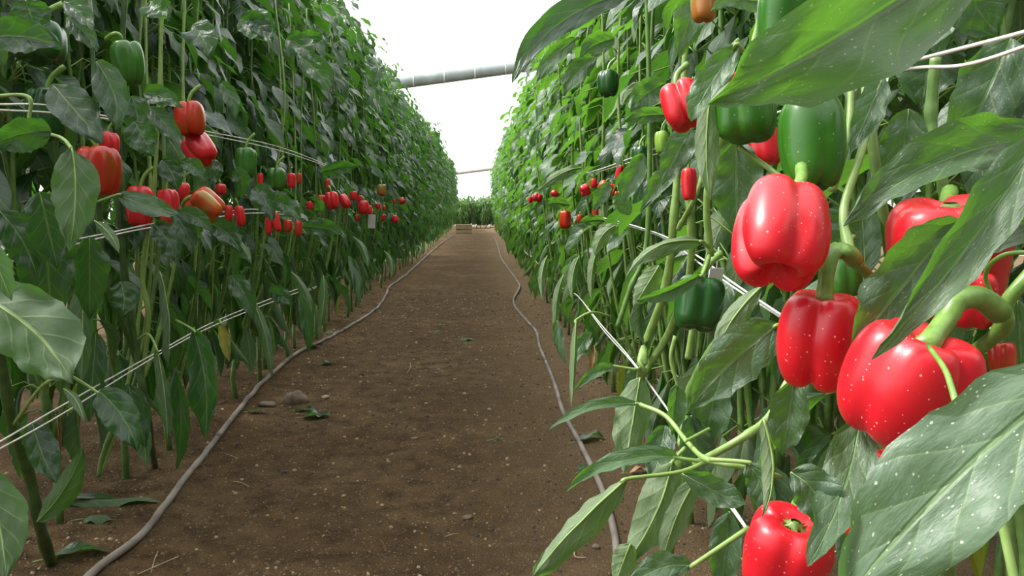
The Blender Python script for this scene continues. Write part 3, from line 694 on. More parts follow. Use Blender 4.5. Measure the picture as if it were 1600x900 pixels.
stem_part(E, [P(-10, 150, 1.35), P(45, 152, 1.35), P(48, 198, 1.35), P(95, 215, 1.35), P(112, 232, 1.32)], .003, .0028, STEM_PALE, (.3, .6), name='side_branch')
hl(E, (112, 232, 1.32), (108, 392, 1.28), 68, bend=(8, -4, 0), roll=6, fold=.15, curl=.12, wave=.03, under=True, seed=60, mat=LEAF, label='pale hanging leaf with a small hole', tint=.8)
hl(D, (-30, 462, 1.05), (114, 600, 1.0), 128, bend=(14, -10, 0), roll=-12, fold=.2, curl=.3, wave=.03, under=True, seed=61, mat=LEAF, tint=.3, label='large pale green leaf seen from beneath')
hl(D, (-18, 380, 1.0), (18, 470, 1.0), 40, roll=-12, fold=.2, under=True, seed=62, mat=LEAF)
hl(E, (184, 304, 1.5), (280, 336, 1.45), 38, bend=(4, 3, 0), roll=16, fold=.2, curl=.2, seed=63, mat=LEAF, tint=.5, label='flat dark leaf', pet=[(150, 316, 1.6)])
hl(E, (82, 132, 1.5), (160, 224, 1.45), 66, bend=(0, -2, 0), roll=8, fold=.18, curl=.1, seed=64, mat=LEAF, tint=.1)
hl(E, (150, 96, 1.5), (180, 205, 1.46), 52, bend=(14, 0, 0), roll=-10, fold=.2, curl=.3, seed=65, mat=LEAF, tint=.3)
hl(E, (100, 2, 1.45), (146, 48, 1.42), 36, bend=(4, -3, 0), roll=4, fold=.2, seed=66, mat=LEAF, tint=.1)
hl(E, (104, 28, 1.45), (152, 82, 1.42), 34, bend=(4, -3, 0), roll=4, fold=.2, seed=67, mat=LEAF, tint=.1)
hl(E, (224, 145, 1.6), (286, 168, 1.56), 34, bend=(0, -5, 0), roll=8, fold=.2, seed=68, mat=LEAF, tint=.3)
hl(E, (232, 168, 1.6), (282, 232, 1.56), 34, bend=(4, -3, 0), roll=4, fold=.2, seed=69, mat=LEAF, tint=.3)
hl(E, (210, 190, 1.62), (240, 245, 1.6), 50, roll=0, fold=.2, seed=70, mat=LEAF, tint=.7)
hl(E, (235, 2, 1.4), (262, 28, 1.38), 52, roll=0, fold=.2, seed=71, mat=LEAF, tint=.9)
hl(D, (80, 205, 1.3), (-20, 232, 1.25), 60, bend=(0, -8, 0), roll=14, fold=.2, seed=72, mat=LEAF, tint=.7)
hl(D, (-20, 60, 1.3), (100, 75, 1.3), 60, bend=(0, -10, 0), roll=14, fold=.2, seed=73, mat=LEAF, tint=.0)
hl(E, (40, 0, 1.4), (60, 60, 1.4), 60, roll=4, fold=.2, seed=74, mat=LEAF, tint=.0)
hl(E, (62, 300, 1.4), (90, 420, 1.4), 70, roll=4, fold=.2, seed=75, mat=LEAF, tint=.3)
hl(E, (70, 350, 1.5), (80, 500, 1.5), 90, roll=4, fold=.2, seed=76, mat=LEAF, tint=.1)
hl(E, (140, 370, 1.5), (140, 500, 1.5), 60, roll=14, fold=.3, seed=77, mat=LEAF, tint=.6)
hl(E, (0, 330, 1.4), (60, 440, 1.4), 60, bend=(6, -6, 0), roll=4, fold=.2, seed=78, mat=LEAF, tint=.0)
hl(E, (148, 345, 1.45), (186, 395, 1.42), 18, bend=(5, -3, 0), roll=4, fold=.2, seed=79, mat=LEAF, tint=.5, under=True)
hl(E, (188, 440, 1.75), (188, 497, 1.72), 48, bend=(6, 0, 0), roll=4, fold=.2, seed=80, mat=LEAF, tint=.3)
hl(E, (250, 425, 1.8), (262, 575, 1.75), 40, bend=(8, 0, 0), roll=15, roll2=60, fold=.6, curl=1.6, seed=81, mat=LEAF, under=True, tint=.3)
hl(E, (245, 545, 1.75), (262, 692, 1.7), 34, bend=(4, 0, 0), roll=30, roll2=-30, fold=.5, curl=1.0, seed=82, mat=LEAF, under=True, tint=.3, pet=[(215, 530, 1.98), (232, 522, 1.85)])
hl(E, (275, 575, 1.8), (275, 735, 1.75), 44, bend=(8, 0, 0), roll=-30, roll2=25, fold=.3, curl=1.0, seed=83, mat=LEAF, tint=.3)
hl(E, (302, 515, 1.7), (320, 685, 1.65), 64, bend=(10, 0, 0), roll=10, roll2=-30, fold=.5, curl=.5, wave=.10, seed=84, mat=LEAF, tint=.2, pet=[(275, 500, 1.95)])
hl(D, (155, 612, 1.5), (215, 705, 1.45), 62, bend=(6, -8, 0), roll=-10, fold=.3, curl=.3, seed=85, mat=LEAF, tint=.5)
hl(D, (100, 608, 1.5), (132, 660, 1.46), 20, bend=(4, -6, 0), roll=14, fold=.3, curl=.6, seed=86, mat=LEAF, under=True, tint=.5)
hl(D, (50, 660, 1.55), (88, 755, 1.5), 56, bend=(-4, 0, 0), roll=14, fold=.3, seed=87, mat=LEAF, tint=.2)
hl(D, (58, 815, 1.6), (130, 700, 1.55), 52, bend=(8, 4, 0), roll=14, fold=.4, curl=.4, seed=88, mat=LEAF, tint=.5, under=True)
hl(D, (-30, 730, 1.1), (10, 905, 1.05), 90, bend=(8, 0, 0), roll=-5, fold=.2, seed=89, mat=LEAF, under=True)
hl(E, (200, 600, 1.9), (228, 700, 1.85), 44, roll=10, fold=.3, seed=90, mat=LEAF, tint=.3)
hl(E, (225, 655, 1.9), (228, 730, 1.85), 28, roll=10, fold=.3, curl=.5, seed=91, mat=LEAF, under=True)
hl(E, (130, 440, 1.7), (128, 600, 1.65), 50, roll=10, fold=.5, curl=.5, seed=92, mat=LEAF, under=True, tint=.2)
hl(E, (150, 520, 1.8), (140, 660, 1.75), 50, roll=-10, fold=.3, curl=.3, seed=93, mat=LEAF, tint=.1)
for k, (par, x, y, nl) in enumerate([(D, -1.16, 1.6, 170), (E, -1.10, 2.05, 240)]):
    me = make_plant_meshes(600+k, 2.15, nl, reject=lambda p: (proj(p)[2] < 1.5 or p[2] < .5 and p[1] < 1.9), off=(x, y, 0), nt=10)
    o = link('stem', me[0], par); o.location = Vector((x, y, 0))-par.location
    o = link('foliage', me[1], par); o.location = Vector((x, y, 0))-par.location
LPL = [o for o in list(COL.objects) if o.name.startswith('pepper_plant') and o.parent is None]
R2 = np.random.default_rng(77)
for o in LPL:
    fx = 1 if abs(o.location.x+1.04) < .12 else (-1 if abs(o.location.x-.59) < .12 else 0)
    if fx == 0 or not 1.9 < o.location.y < 8: continue
    x, y = o.location.x, o.location.y
    for k in range(3 if y < 5 else 2):
        a = R2.uniform(.08, .20); dy = R2.uniform(-.16, .16); zf = R2.uniform(.2, .34)
        pts = [[x, y, .16], [x+fx*.02, y+dy*.2, zf], [x+fx*a*.6, y+dy*.6, zf+.22], [x+fx*a*.95, y+dy, .85], [x+fx*(a+R2.normal(0, .02)), y+dy*1.1+R2.normal(0, .02), 1.25], [x+fx*(a+R2.normal(0, .03)), y+dy*1.15, 1.75]]
        stem_part(o, pts, .0062, .0030, STEM_PALE if k else STEM, (.25, .42, .58, .74, .88), name='side_branch')
def near_plant(p):
    return min(LPL, key=lambda o: (o.location.x-p[0])**2+(o.location.y-p[1])**2)
for k, (b, t, w_, rl, un) in enumerate([
  ((398, 292, 2.1), (424, 346, 2.05), 34, 4, 0), ((424, 312, 2.15), (470, 346, 2.1), 26, 10, 0), ((472, 354, 2.3), (538, 368, 2.2), 24, 12, 0),
  ((252, 250, 1.8), (276, 300, 1.78), 32, 0, 0), ((282, 252, 1.8), (320, 284, 1.78), 24, 10, 0), ((338, 250, 2.0), (300, 300, 1.95), 34, 5, 0),
  ((368, 262, 2.1), (376, 312, 2.1), 24, 0, 0), ((280, 330, 1.8), (330, 362, 1.78), 26, 10, 0), ((270, 330, 1.85), (300, 398, 1.8), 30, 0, 0),
  ((240, 350, 1.9), (276, 412, 1.85), 36, 6, 0), ((330, 350, 2.0), (375, 392, 1.95), 30, 10, 0), ((352, 366, 2.0), (392, 412, 1.95), 26, 20, 1),
  ((205, 150, 1.7), (215, 230, 1.68), 36, 0, 0), ((300, 40, 1.8), (325, 90, 1.76), 44, 6, 0), ((375, 30, 1.9), (425, 70, 1.85), 38, 6, 0),
  ((395, 20, 1.9), (415, 68, 1.86), 36, 0, 0), ((448, 60, 2.1), (490, 98, 2.05), 34, 6, 0), ((470, 90, 2.2), (515, 145, 2.15), 34, 6, 0),
  ((345, 130, 1.95), (368, 186, 1.92), 22, 0, 0), ((470, 60, 2.2), (505, 60, 2.15), 22, -10, 0), ((500, 330, 2.7), (480, 310, 2.6), 18, 0, 0),
  ((590, 100, 2.9), (580, 135, 2.85), 20, 0, 0), ((500, 270, 2.8), (560, 260, 2.75), 22, 0, 0), ((455, 425, 2.4), (488, 492, 2.35), 22, 15, 1),
  ((360, 430, 2.2), (395, 500, 2.15), 30, 0, 0), ((420, 455, 2.3), (455, 480, 2.25), 24, 0, 0), ((395, 470, 2.4), (425, 590, 2.3), 26, 6, 1),
  ((468, 460, 2.6), (482, 555, 2.55), 22, 0, 0), ((505, 430, 2.8), (496, 530, 2.7), 20, 8, 1), ((552, 370, 3.2), (575, 420, 3.1), 16, 8, 1),
  ((600, 392, 3.4), (612, 436, 3.3), 13, 8, 1), ((545, 400, 3.1), (560, 480, 3.0), 16, 8, 0), ((648, 385, 3.9), (655, 400, 3.8), 10, 8, 1)]):
    hl(near_plant(P(*b)), b, t, w_*1.2, roll=rl, fold=.25 if not un else .45, curl=.15 if not un else .7, wave=.08, under=bool(un), seed=200+k, mat=LEAF, tint=(k*37 % 10)/11, bend=(5, -4, 0))
for k, (b, t, w_, rl, un) in enumerate([
  ((880, 430, 2.0), (868, 530, 1.95), 18, 8, 1), ((905, 400, 2.0), (895, 470, 1.95), 22, 8, 1), ((935, 385, 1.9), (925, 470, 1.85), 20, 8, 1),
  ((855, 400, 2.4), (848, 470, 2.3), 16, 0, 1), ((925, 520, 1.6), (895, 575, 1.55), 24, 0, 0), ((890, 320, 2.2), (852, 322, 2.1), 20, -8, 0),
  ((945, 345, 1.9), (905, 352, 1.8), 18, 0, 0), ((985, 335, 1.7), (965, 300, 1.7), 26, 0, 0), ((870, 500, 1.9), (885, 570, 1.85), 18, 8, 0),
  ((1040, 130, 1.4), (985, 175, 1.35), 44, 0, 0), ((1010, 130, 1.5), (972, 165, 1.45), 26, 10, 1), ((960, 60, 1.5), (905, 90, 1.4), 34, -10, 0),
  ((930, 90, 1.6), (880, 150, 1.5), 34, -8, 0), ((1045, 180, 1.3), (975, 190, 1.25), 26, -6, 0), ((900, 60, 1.6), (838, 130, 1.5), 28, -8, 0),
  ((1560, 150, 1.0), (1540, 260, 1.0), 110, 0, 0), ((1620, 90, .95), (1600, 220, .95), 90, 0, 0), ((1470, 60, 1.0), (1440, 170, 1.0), 100, 0, 0),
  ((1580, 300, .95), (1560, 420, .95), 100, 0, 0), ((1500, -30, .9), (1560, 60, .9), 90, 0, 0), ((1340, 330, .95), (1300, 420, .95), 90, 0, 0)]):
    hl(near_plant(P(*b)), b, t, w_*1.2, roll=rl, fold=.2 if not un else .45, curl=.15 if not un else .7, wave=.08, under=bool(un), seed=260+k, mat=LEAF_R, tint=(k*37 % 10)/11*(.3 if k > 14 else 1), bend=(-5, -4, 0))
#ENDHEROES#

# ------------------------------------------------------------------ ground
def gh(x, y):
    p = Vector((x, y, 0))
    h = .010*mnoise.noise(p*2.2)+.006*mnoise.noise(p*7)+.0035*mnoise.noise(p*21)
    if x < -.8: h += .03*min(1, (-.8-x)/.25)
    if x > .33: h += .03*min(1, (x-.33)/.2)
    if x < -.8 or x > .33: h += .012*mnoise.noise(p*9)
    return h
ys = [0.15]
while ys[-1] < 40: ys.append(ys[-1]+.010+.008*ys[-1])
ys = [-3.0, -1.5, -.5]+ys
xs = np.concatenate([np.linspace(-9, -2.2, 14), np.arange(-2.1, 1.6, .016), np.linspace(1.7, 9, 14)])
gv = np.array([[x, y, gh(x, y)] for y in ys for x in xs])
mb = MB(); mb.add(gv, grid_faces(len(ys), len(xs)))
nt = NT('garden_soil'); tc = nt.n('TexCoord'); ob = tc.outputs['Object']
n1 = nt.noise(ob, 1.6, 4, .6); n2 = nt.noise(ob, 170, 6, .8); n3 = nt.noise(ob, 12, 4, .6)
colr = nt.mix(nt.ss(n1, .35, .7), c4(.140, .083, .038), c4(.225, .145, .072))
colr = nt.mix(nt.ss(n3, .35, .75), colr, c4(.062, .036, .017))
colr = nt.mix(nt.math('MULTIPLY', nt.ss(n2, .50, .68), .75), colr, c4(.32, .215, .115))
sxyz = nt.n('SeparateXYZ'); nt.l(ob, sxyz.inputs[0])
dry = nt.math('MULTIPLY', nt.ss(nt.math('ADD', sxyz.outputs[0], nt.math('MULTIPLY', n3, .5)), .10, .75), .55)  # soil mixes towards a paler tan with rising x, edge broken by noise
colr = nt.mix(dry, colr, c4(.29, .20, .115))
vo = nt.n('TexVoronoi', i_Scale=150.0); nt.l(ob, vo.inputs['Vector'])
n4 = nt.noise(ob, 330, 3, .8); colr = nt.mix(nt.math('MULTIPLY', nt.ss(n4, .50, .38), .75), colr, c4(.030, .017, .008))
sc_ = nt.n('SeparateColor'); nt.l(vo.outputs['Color'], sc_.inputs[0])
gr = nt.math('MULTIPLY', nt.math('GREATER_THAN', sc_.outputs[0], .93), nt.ss(vo.outputs['Distance'], .45, .3))
colr = nt.mix(nt.math('MULTIPLY', gr, .8), colr, c4(.36, .28, .19))
pr = nt.n('BsdfPrincipled', i_Roughness=.95); pr.inputs['Specular IOR Level'].default_value = .12; nt.l(colr, pr.inputs['Base Color'])
hh = nt.math('ADD', n2, nt.math('MULTIPLY', vo.outputs['Distance'], -.7))
nt.l(nt.bump(hh, 1.0, .010, nt.bump(n3, .6, .02)), pr.inputs['Normal'])
SOIL = nt.finish(pr.outputs[0])
fl = link('floor', mb.mesh('floor', [SOIL])); fl['kind'] = 'structure'; fl['label'] = 'bare brown soil path and beds'

# loose grit nobody could count
R1 = np.random.default_rng(9); mb = MB()
ico = np.array([[1, 0, 0], [0, 1, 0], [-1, 0, 0], [0, -1, 0], [0, 0, 1], [0, 0, -1]], float)
fi = [[0, 1, 4, 4], [1, 2, 4, 4], [2, 3, 4, 4], [3, 0, 4, 4]]
rows = []
cube = np.array([[-1, -1, -1], [1, -1, -1], [1, 1, -1], [-1, 1, -1], [-.7, -.7, 1], [.7, -.7, 1], [.7, .7, 1], [-.7, .7, 1]], float)
cf = np.array([[0, 1, 5, 4], [1, 2, 6, 5], [2, 3, 7, 6], [3, 0, 4, 7], [4, 5, 6, 7]])
for k in range(19000):
    y = .9+R1.uniform(0, 1)**1.7*7; x = R1.uniform(-1.5, .95)
    s = .0011+.0042*R1.uniform()**5+.0005*y*.5
    a = R1.uniform(0, 6.28); c, s_ = math.cos(a), math.sin(a)
    v = cube*np.array([s*R1.uniform(.7, 1.5), s, s*.6])*R1.uniform(.7, 1.2, (8, 3)); v[:, :2] = v[:, :2] @ np.array([[c, s_], [-s_, c]])
    mb.add(v+[x, y, gh(x, y)+s*.3], cf, int(R1.choice([0, 0, 0, 1, 2, 2])))
g1 = simple('grit_brown', (.15, .092, .048), .9); g2 = simple('grit_tan', (.34, .25, .15), .9); g3 = simple('grit_dark', (.055, .038, .026), .9)
go = link('soil_grit', mb.mesh('soil_grit', [g1, g2, g3], True)); tag(go, 'fine crumbs and grit scattered over the soil path', 'grit', kind='stuff')

# stones
def rock(px, py, wpx, label, seed, flat=.6, mat=STONE, group=None):
    p = G(px, py); Y = p[1]; r = PXM(wpx, Y)/2
    n, m = 12, 18; ph = np.linspace(0, np.pi, n); th = np.linspace(0, 2*np.pi, m, endpoint=False)
    V = np.zeros((n, m, 3)); V[..., 0] = np.sin(ph)[:, None]*np.cos(th); V[..., 1] = np.sin(ph)[:, None]*np.sin(th)*.8; V[..., 2] = np.cos(ph)[:, None]*flat
    V = V.reshape(-1, 3)
    d = np.array([1+.35*mnoise.noise(Vector(v)*1.3+Vector((seed*7.1, 0, 0)))+.12*mnoise.noise(Vector(v)*4+Vector((0, seed*3.3, 0))) for v in V])
    mb = MB(); mb.add(V*d[:, None]*r, grid_faces(n, m, True)[:, ::-1])
    o = link('stone', mb.mesh('stone', [mat])); o.location = (p[0], p[1], gh(p[0], p[1])+r*flat*.45); tag(o, label, 'stone', group)
rock(463, 628, 36, 'dark brown clod, largest on the path beside the hose', 1, .75)
rock(509, 621, 13, 'small tan stone next to the large brown clod', 2, .6, g2)
rock(418, 637, 26, 'low crumbly brown clod between the hose and the large clod', 3, .45)
rock(730, 806, 16, 'small dark clod alone in the middle of the near path', 4, .6)
rock(445, 740, 9, 'tiny dark clod on the shaded side of the near path', 5, .6, g3)
rock(537, 775, 7, 'tiny pinkish pebble in the near path', 6, .7, g2)
rock(565, 587, 8, 'tiny dark pebble in mid path', 7, .6, g3)
rock(648, 685, 12, 'flat dark crumb of soil in mid path', 8, .3)
rock(460, 736, 7, 'tiny yellowish pebble beside a dark crumb', 12, .6, g2)
rock(932, 857, 13, 'grey pebble beside the pale hose near the drooping leaves', 9, .7)

# ------------------------------------------------------------------ hoses
def hose(pix, rad, label, name='irrigation_hose'):
    pts = []
    for q in pix:
        p = G(*q); p = G(*q, z=gh(p[0], p[1])); pts.append([p[0], p[1], gh(p[0], p[1])+rad*.8])
    c = curve_pts(pts, 260)
    for k in range(len(c)): c[k][2] = max(c[k][2], gh(c[k][0], c[k][1])+rad*.6)
    mb = MB(); tube(mb, c, rad, 0, 10); o = link(name, mb.mesh(name, [HOSE])); tag(o, label, 'hose')
    for t in (.03, .30, .42, .55, .68):     # drip joints along the hose
        i = int(t*259); j = MB(); tube(j, c[i:i+2]+[(0, 0, .0002)]*2, rad*1.18, 0, 10); jo = link('joint_ring', j.mesh('joint_ring', [simple('joint_dark', (.10, .08, .07), .7)]), o)
    return o
hose([(60, 985), (150, 896), (218, 843), (262, 790), (290, 748), (318, 712), (352, 672), (392, 622), (425, 585), (468, 552), (515, 527), (560, 503), (590, 482), (603, 462), (610, 448), (636, 428), (662, 404), (688, 382), (704, 371), (714, 364)], .0100, 'dark weathered drip hose winding along the foot of the shaded row')
hose([(985, 985), (966, 892), (960, 840), (945, 780), (922, 728), (900, 684), (880, 645), (866, 600), (852, 565), (843, 540), (838, 520), (822, 502), (806, 482), (803, 468), (812, 450), (806, 436), (790, 415), (782, 400), (778, 385), (772, 370)], .0095, 'pale weathered drip hose winding along the foot of the bright row')

# ------------------------------------------------------------------ twine
def twine(pts, label, rad=.0017, extra=None, name='support_twine'):
    root = None
    for s_i, (dy, dz) in enumerate(((0, 0), (.012, -.014))):
        mb = MB(); c = curve_pts([np.asarray(p)+[0, 0, dz*(.4+.6*((i*7) % 3)/2)] for i, p in enumerate(pts)], 160)
        c[:, 0] += dy*.4
        tube(mb, c, rad, 0, 6)
        if root is None: root = link(name, mb.mesh(name, [TWINE])); tag(root, label, 'twine')
        else: link('strand', mb.mesh('strand', [TWINE]), root)
    return root
def line(x, z, y0, y1, amp=.012, n=14, seed=0):
    r = np.random.default_rng(seed); return [[x+r.normal(0, .006), yy, z+r.normal(0, amp*.35)-.3*amp*math.sin(k*1.9)] for k, yy in enumerate(np.linspace(y0, y1, n))]
twine([P(-60, 722, 1.3), P(0, 690, 1.41), P(100, 632, 1.62), P(250, 548, 2.1), P(350, 496, 2.6), P(470, 450, 3.75)]+line(-1.0, .36, 4.8, 20, .02, 8, 1), 'white double twine stretched low across the bent stems of the shaded row')
twine([P(-60, 420, 1.3), P(0, 403, 1.41), P(40, 390, 1.5), P(170, 364, 1.78), P(275, 343, 2.15), P(395, 327, 2.95), P(470, 338, 3.3)]+line(-.98, .76, 4.6, 20, .02, 8, 2), 'white twine strung just below the red peppers of the shaded row')
twine([P(-60, 163, 1.35), P(0, 163, 1.42), P(80, 165, 1.6), P(180, 184, 1.85), P(310, 203, 2.3), P(450, 234, 3.1), P(530, 270, 4.2)]+line(-.98, 1.03, 5.2, 20, .02, 8, 3), 'white twine strung above the red peppers of the shaded row')
twine([P(1240, 940, .92), P(1165, 822, 1.06), P(1095, 720, 1.22), P(1050, 650, 1.38), P(985, 560, 1.75), P(940, 508, 2.3), P(900, 460, 3.2)]+line(.50, .36, 4.4, 12, .02, 8, 4), 'white crossing twine stretched low through the stems of the bright row')
twine([P(1240, 505, .98), P(1140, 438, 1.25), P(1090, 400, 1.45), P(1020, 362, 1.8), P(930, 340, 2.6)]+line(.50, .75, 3.4, 12, .02, 8, 5), 'white twine at mid height behind the bright row stems')
twine([P(1700, 18, .56), P(1600, 50, .62), P(1500, 76, .70), P(1408, 100, .80), P(1300, 130, .95)]+line(.42, .98, 1.6, 12, .02, 10, 6), 'thick pale twine crossing the top corner behind the broad leaf')
mb = MB(); tube(mb, curve_pts([P(1075, 420, 1.5), P(1066, 560, 1.45), P(1044, 640, 1.42), P(1030, 660, 1.45)], 30), .0012, 0, 5)
o = link('tie_wire', mb.mesh('tie_wire', [WIRE])); tag(o, 'thin dark wire tying the low twine of the bright row', 'wire')

# ------------------------------------------------------------------ fallen leaves, straw, tags, crate
def fallen(px, py, lpx, wpx, ang, label, mat=LEAF, under=False, seed=1, curl=.25, tint=.6):
    p = G(px, py); Y = p[1]; L = PXM(lpx, Y)*1.0; W = PXM(wpx, Y); n = 14
    d = np.array([math.cos(ang), math.sin(ang), 0]); t = np.linspace(-.5, .5, n)
    mid = p+d*(t*L)[:, None]; mid[:, 2] = [gh(q[0], q[1]) for q in mid]; mid[:, 2] += .005+.012*np.cos(t*3)*(.5+curl)
    T = nrm(np.gradient(mid, axis=0)); N = np.tile([0, 0, 1.0], (n, 1)); S = nrm(np.cross(T, N))
    if under: S = -S; N = -N
    mb = MB(); V, uv = leaf_grid(mid, T, S, N, W, .1 if not under else .2, .25, curl, .10, seed, 7); mb.add(V, grid_faces(n, 7), 0, uv, tint)
    tube(mb, [mid[0], mid[0]-d*.012, mid[0]-d*.03+[0, 0, -.002]], .0013, 1, 5)
    o = link('fallen_leaf', mb.mesh('fallen_leaf', [mat, STEM_PALE])); tag(o, label, 'leaf'); return o
fallen(180, 800, 135, 60, .15, 'pale green fallen leaf, longest beside the dark hose', under=True, seed=2)
fallen(128, 800, 110, 42, .35, 'dark fallen leaf half under the long pale one', seed=3)
fallen(154, 829, 42, 52, .2, 'small pale torn fallen leaf below the long pale one', under=True, seed=4)
fallen(125, 880, 90, 46, .35, 'blue green crumpled fallen leaf at the base of the bent stem', seed=5)
fallen(496, 652, 42, 52, .1, 'blue green fallen leaf in front of the brown clod', seed=6, curl=.1)
fallen(478, 640, 34, 26, 0, 'narrow grey green fallen leaf touching the brown clod', seed=7, curl=.1)
fallen(512, 570, 22, 22, .8, 'tiny dark green leaf scrap on the path above the clod', seed=8)
fallen(493, 548, 22, 20, .2, 'grey green withered leaf draped by the dark hose', seed=9)
fallen(516, 527, 16, 26, .8, 'curled pale leaf scrap standing on the dark hose', under=True, seed=10, curl=.8)
fallen(683, 518, 15, 14, .1, 'small whitish leaf scrap, farther of the pair on mid path', under=True, seed=11, tint=.9)
fallen(730, 532, 26, 20, -.1, 'whitish green leaf scrap, nearer of the pair on mid path', under=True, seed=12, tint=.9)
fallen(924, 695, 46, 46, -.1, 'blue green fallen leaf just beyond the pale hose', seed=13)
fallen(910, 737, 16, 26, .9, 'tiny bright green leaf bit touching the pale hose', seed=14, tint=1)
fallen(1000, 753, 34, 24, -.1, 'dry brown fallen leaf under the drooping curled leaves', mat=DRY, seed=15)
fallen(402, 650, 26, 20, .1, 'small green leaf scrap by the crumbly clod', seed=16)
fallen(777, 686, 9, 12, .4, 'tiny pale green leaf bit on mid path', under=True, seed=17)
fallen(430, 555, 26, 22, .2, 'tan dry leaf on the soil under the shaded row', mat=DRY, seed=18)
def straw(a, b, r, label, mat=STRAW, mid=None):
    p, q = G(*a), G(*b); m = G(*mid) if mid else (p+q)/2
    pts = [[v[0], v[1], gh(v[0], v[1])+r+.002] for v in (p, m, q)]; pts[1][2] += .003
    mb = MB(); tube(mb, curve_pts(pts, 12), r, 0, 5); o = link('straw', mb.mesh('straw', [mat])); tag(o, label, 'straw')
straw((215, 899), (279, 872), .0014, 'long dry straw on the near path beside the hose', mid=(245, 888))
straw((236, 895), (247, 865), .0011, 'thin straw crossing the long dry one')
straw((696, 838), (717, 832), .0011, 'short whitish straw on the near path')
straw((594, 842), (604, 860), .001, 'reddish twig lying on the near path', mat=simple('red_twig', (.20, .07, .035), .8))
straw((636, 583), (641, 567), .0015, 'pale yellow bent straw in mid path', mid=(641, 575))
straw((365, 755), (390, 763), .001, 'short straw just beside the dark hose')
straw((353, 715), (372, 720), .001, 'tiny straw above the short one by the dark hose')
straw((898, 860), (915, 874), .0018, 'curved whitish straw between the path and pale hose', mid=(899, 873))
# withered leaves hanging in the plants
hl(E, (92, 640, 1.8), (95, 715, 1.8), 20, fold=.8, curl=1, mat=DRY, seed=95, name='withered_leaf', label='brown withered leaf')
hl(E, (345, 505, 2.1), (358, 565, 2.1), 22, fold=.4, curl=.6, mat=YEL, seed=96, name='withered_leaf', label='yellowing withered leaf', pet=[(335, 503, 2.15), (342, 500, 2.12)])
hl(C, (928, 540, 1.75), (922, 585, 1.75), 18, fold=.6, curl=.9, mat=DRY, seed=97, name='withered_leaf', label='brown withered leaf')
hl(C, (968, 565, 1.6), (967, 600, 1.6), 9, fold=.8, curl=.9, mat=DRY, seed=98, name='withered_leaf', label='brown withered leaf')
def box(mb, lo, hi, m=0):
    x0, y0, z0 = lo; x1, y1, z1 = hi
    v = [[x0, y0, z0], [x1, y0, z0], [x1, y1, z0], [x0, y1, z0], [x0, y0, z1], [x1, y0, z1], [x1, y1, z1], [x0, y1, z1]]
    mb.add(v, [[0, 3, 2, 1], [4, 5, 6, 7], [0, 1, 5, 4], [1, 2, 6, 5], [2, 3, 7, 6], [3, 0, 4, 7]], m)
def card(px, py, Y, w, h, label, rot=.2, name='paper_tag'):
    e = P(px, py, Y); mb = MB(); box(mb, (-w/2, -.001, -h/2), (w/2, .001, h/2)); o = link(name, mb.mesh(name, [CARD], False)); o.location = e; o.rotation_euler = (.1, .06, rot)
    tag(o, label, 'tag'); mb = MB(); tube(mb, [[0, 0, h/2-.004], [0, .002, h/2+.03]], .001, 0, 5); link('tie', mb.mesh('tie', [TWINE]), o)
card(581, 346, 3.75, PXM(11, 3.75), PXM(21, 3.75), 'small blank white tag hanging under the ribbed red pepper')
card(1116, 446, 1.12, PXM(30, 1.12), PXM(56, 1.12), 'grey white blank card hanging by the dark green pepper', .5)
cp = G(725, 365); e = empty('wooden_crate', (cp[0], cp[1]+.12, .005)); tag(e, 'small wooden crate on the soil at the far end of the path', 'crate')
w, d_, h_ = .50, .36, .26
for nm, lo, hi in (('front_board', (-w/2, -d_/2, .0), (w/2, -d_/2+.014, h_*.46)), ('front_board', (-w/2, -d_/2, h_*.52), (w/2, -d_/2+.014, h_)), ('back_board', (-w/2, d_/2-.014, 0), (w/2, d_/2, h_)),
                   ('side_board', (-w/2, -d_/2+.014, 0), (-w/2+.014, d_/2-.014, h_)), ('side_board', (w/2-.014, -d_/2+.014, 0), (w/2, d_/2-.014, h_)), ('bottom_board', (-w/2, -d_/2, -.004), (w/2, d_/2, .008)), ('lid', (-w/2-.005, -d_/2-.005, h_), (w/2+.005, d_/2+.005, h_+.014))):
    mb = MB(); box(mb, lo, hi); link(nm, mb.mesh(nm, [WOOD], False), e)

# ------------------------------------------------------------------ greenhouse shell
def film_material(name, tr, col=(.9, .92, .92)):
    nt = NT(name); a = nt.n('BsdfTransparent'); a.inputs[0].default_value = c4(1, 1, 1)
    b = nt.n('BsdfTranslucent'); b.inputs[0].default_value = c4(*col); m = nt.n('MixShader'); m.inputs[0].default_value = 1-tr
    nt.l(a.outputs[0], m.inputs[1]); nt.l(b.outputs[0], m.inputs[2]); return nt.finish(m.outputs[0])
FILM = film_material('greenhouse_film', .6)
mb = MB(); a = np.linspace(-9, 9, 25); yy = np.linspace(-4, 34, 20)
V = np.array([[x, y, 3.9+.9*math.cos(x/9*1.4)+.02*math.sin(y*2.6)] for y in yy for x in a]); mb.add(V, grid_faces(len(yy), len(a)))
o = link('ceiling', mb.mesh('ceiling', [FILM])); tag(o, 'white translucent plastic greenhouse roof', kind='structure')
mb = MB(); zz = np.linspace(0, 4.8, 12)
V = np.array([[x, 34+.03*math.sin(x*5+z), z] for z in zz for x in a]); mb.add(V, grid_faces(len(zz), len(a)))
o = link('wall_far', mb.mesh('wall_far', [FILM])); tag(o, 'white translucent plastic end wall', kind='structure')
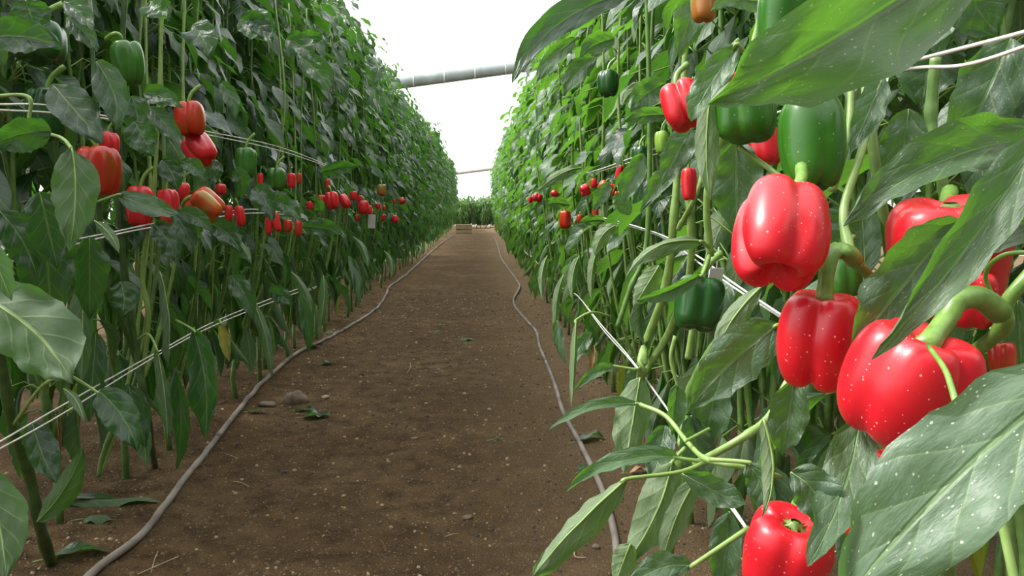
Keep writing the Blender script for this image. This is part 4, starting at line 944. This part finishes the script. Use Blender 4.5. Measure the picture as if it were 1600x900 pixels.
def bar(a_, b_, thick, mat, label, name, sag=.0):
    n = 24; c = np.asarray(a_)+(np.asarray(b_)-np.asarray(a_))*np.linspace(0, 1, n)[:, None]; c[:, 2] -= sag*np.sin(np.linspace(0, np.pi, n))
    mb = MB(); tube(mb, c, thick/2, 0, 14); o = link(name, mb.mesh(name, [mat])); tag(o, label, 'net roll' if 'net' in name else 'pipe')
    for t in (.42, .50, .58, .66):
        i = int(t*(n-1)); r = MB(); tube(r, [c[i]+(-.012, 0, 0), c[i]+(.012, 0, 0)], thick/2*1.05, 0, 14); link('tie_band', r.mesh('tie_band', [TWINE]), o)
    return o
bar(P(430, 156, 17.5), P(980, 82, 17.5), PXM(18, 17.5), BAR, 'grey rolled up shade net spanning high across the aisle', 'rolled_net')
bar(P(600, 285, 31), P(900, 247, 31), PXM(5, 31), BAR2, 'thin brownish net roll low across the far end wall', 'rolled_net')

# ------------------------------------------------------------------ light
w = bpy.data.worlds.new('sky'); SC.world = w; w.use_nodes = True
wt = w.node_tree; bg = wt.nodes['Background']
tcw = wt.nodes.new('ShaderNodeTexCoord'); dp = wt.nodes.new('ShaderNodeVectorMath'); dp.operation = 'DOT_PRODUCT'
wt.links.new(tcw.outputs['Generated'], dp.inputs[0]); dp.inputs[1].default_value = Vector((-.60, .55, .58)).normalized()
mr = wt.nodes.new('ShaderNodeMapRange'); wt.links.new(dp.outputs['Value'], mr.inputs[0])
mr.inputs[1].default_value = -.2; mr.inputs[2].default_value = 1.0; mr.inputs[3].default_value = .14; mr.inputs[4].default_value = 2.0
bg.inputs[0].default_value = (.97, .99, 1.0, 1); wt.links.new(mr.outputs[0], bg.inputs[1])
def sun(d, strength, angle, col=(1, .97, .92)):
    l = bpy.data.lights.new('sun', 'SUN'); l.energy = strength; l.angle = math.radians(angle); l.color = col
    o = bpy.data.objects.new('sun', l); COL.objects.link(o); o.rotation_euler = Vector(d).to_track_quat('-Z', 'Y').to_euler(); o.location = (-4, 0, 8)
sun((.80, -.10, -1.0), 4.6, 20)
vs = SC.view_settings; vs.view_transform = 'Standard'; vs.look = 'None'; vs.gamma = 1; vs.use_curve_mapping = False; vs.exposure = .95
cy = SC.cycles; cy.max_bounces = 7; cy.diffuse_bounces = 3; cy.glossy_bounces = 2; cy.transmission_bounces = 4; cy.transparent_max_bounces = 8; cy.use_denoising = True
cy.caustics_reflective = False; cy.caustics_refractive = False
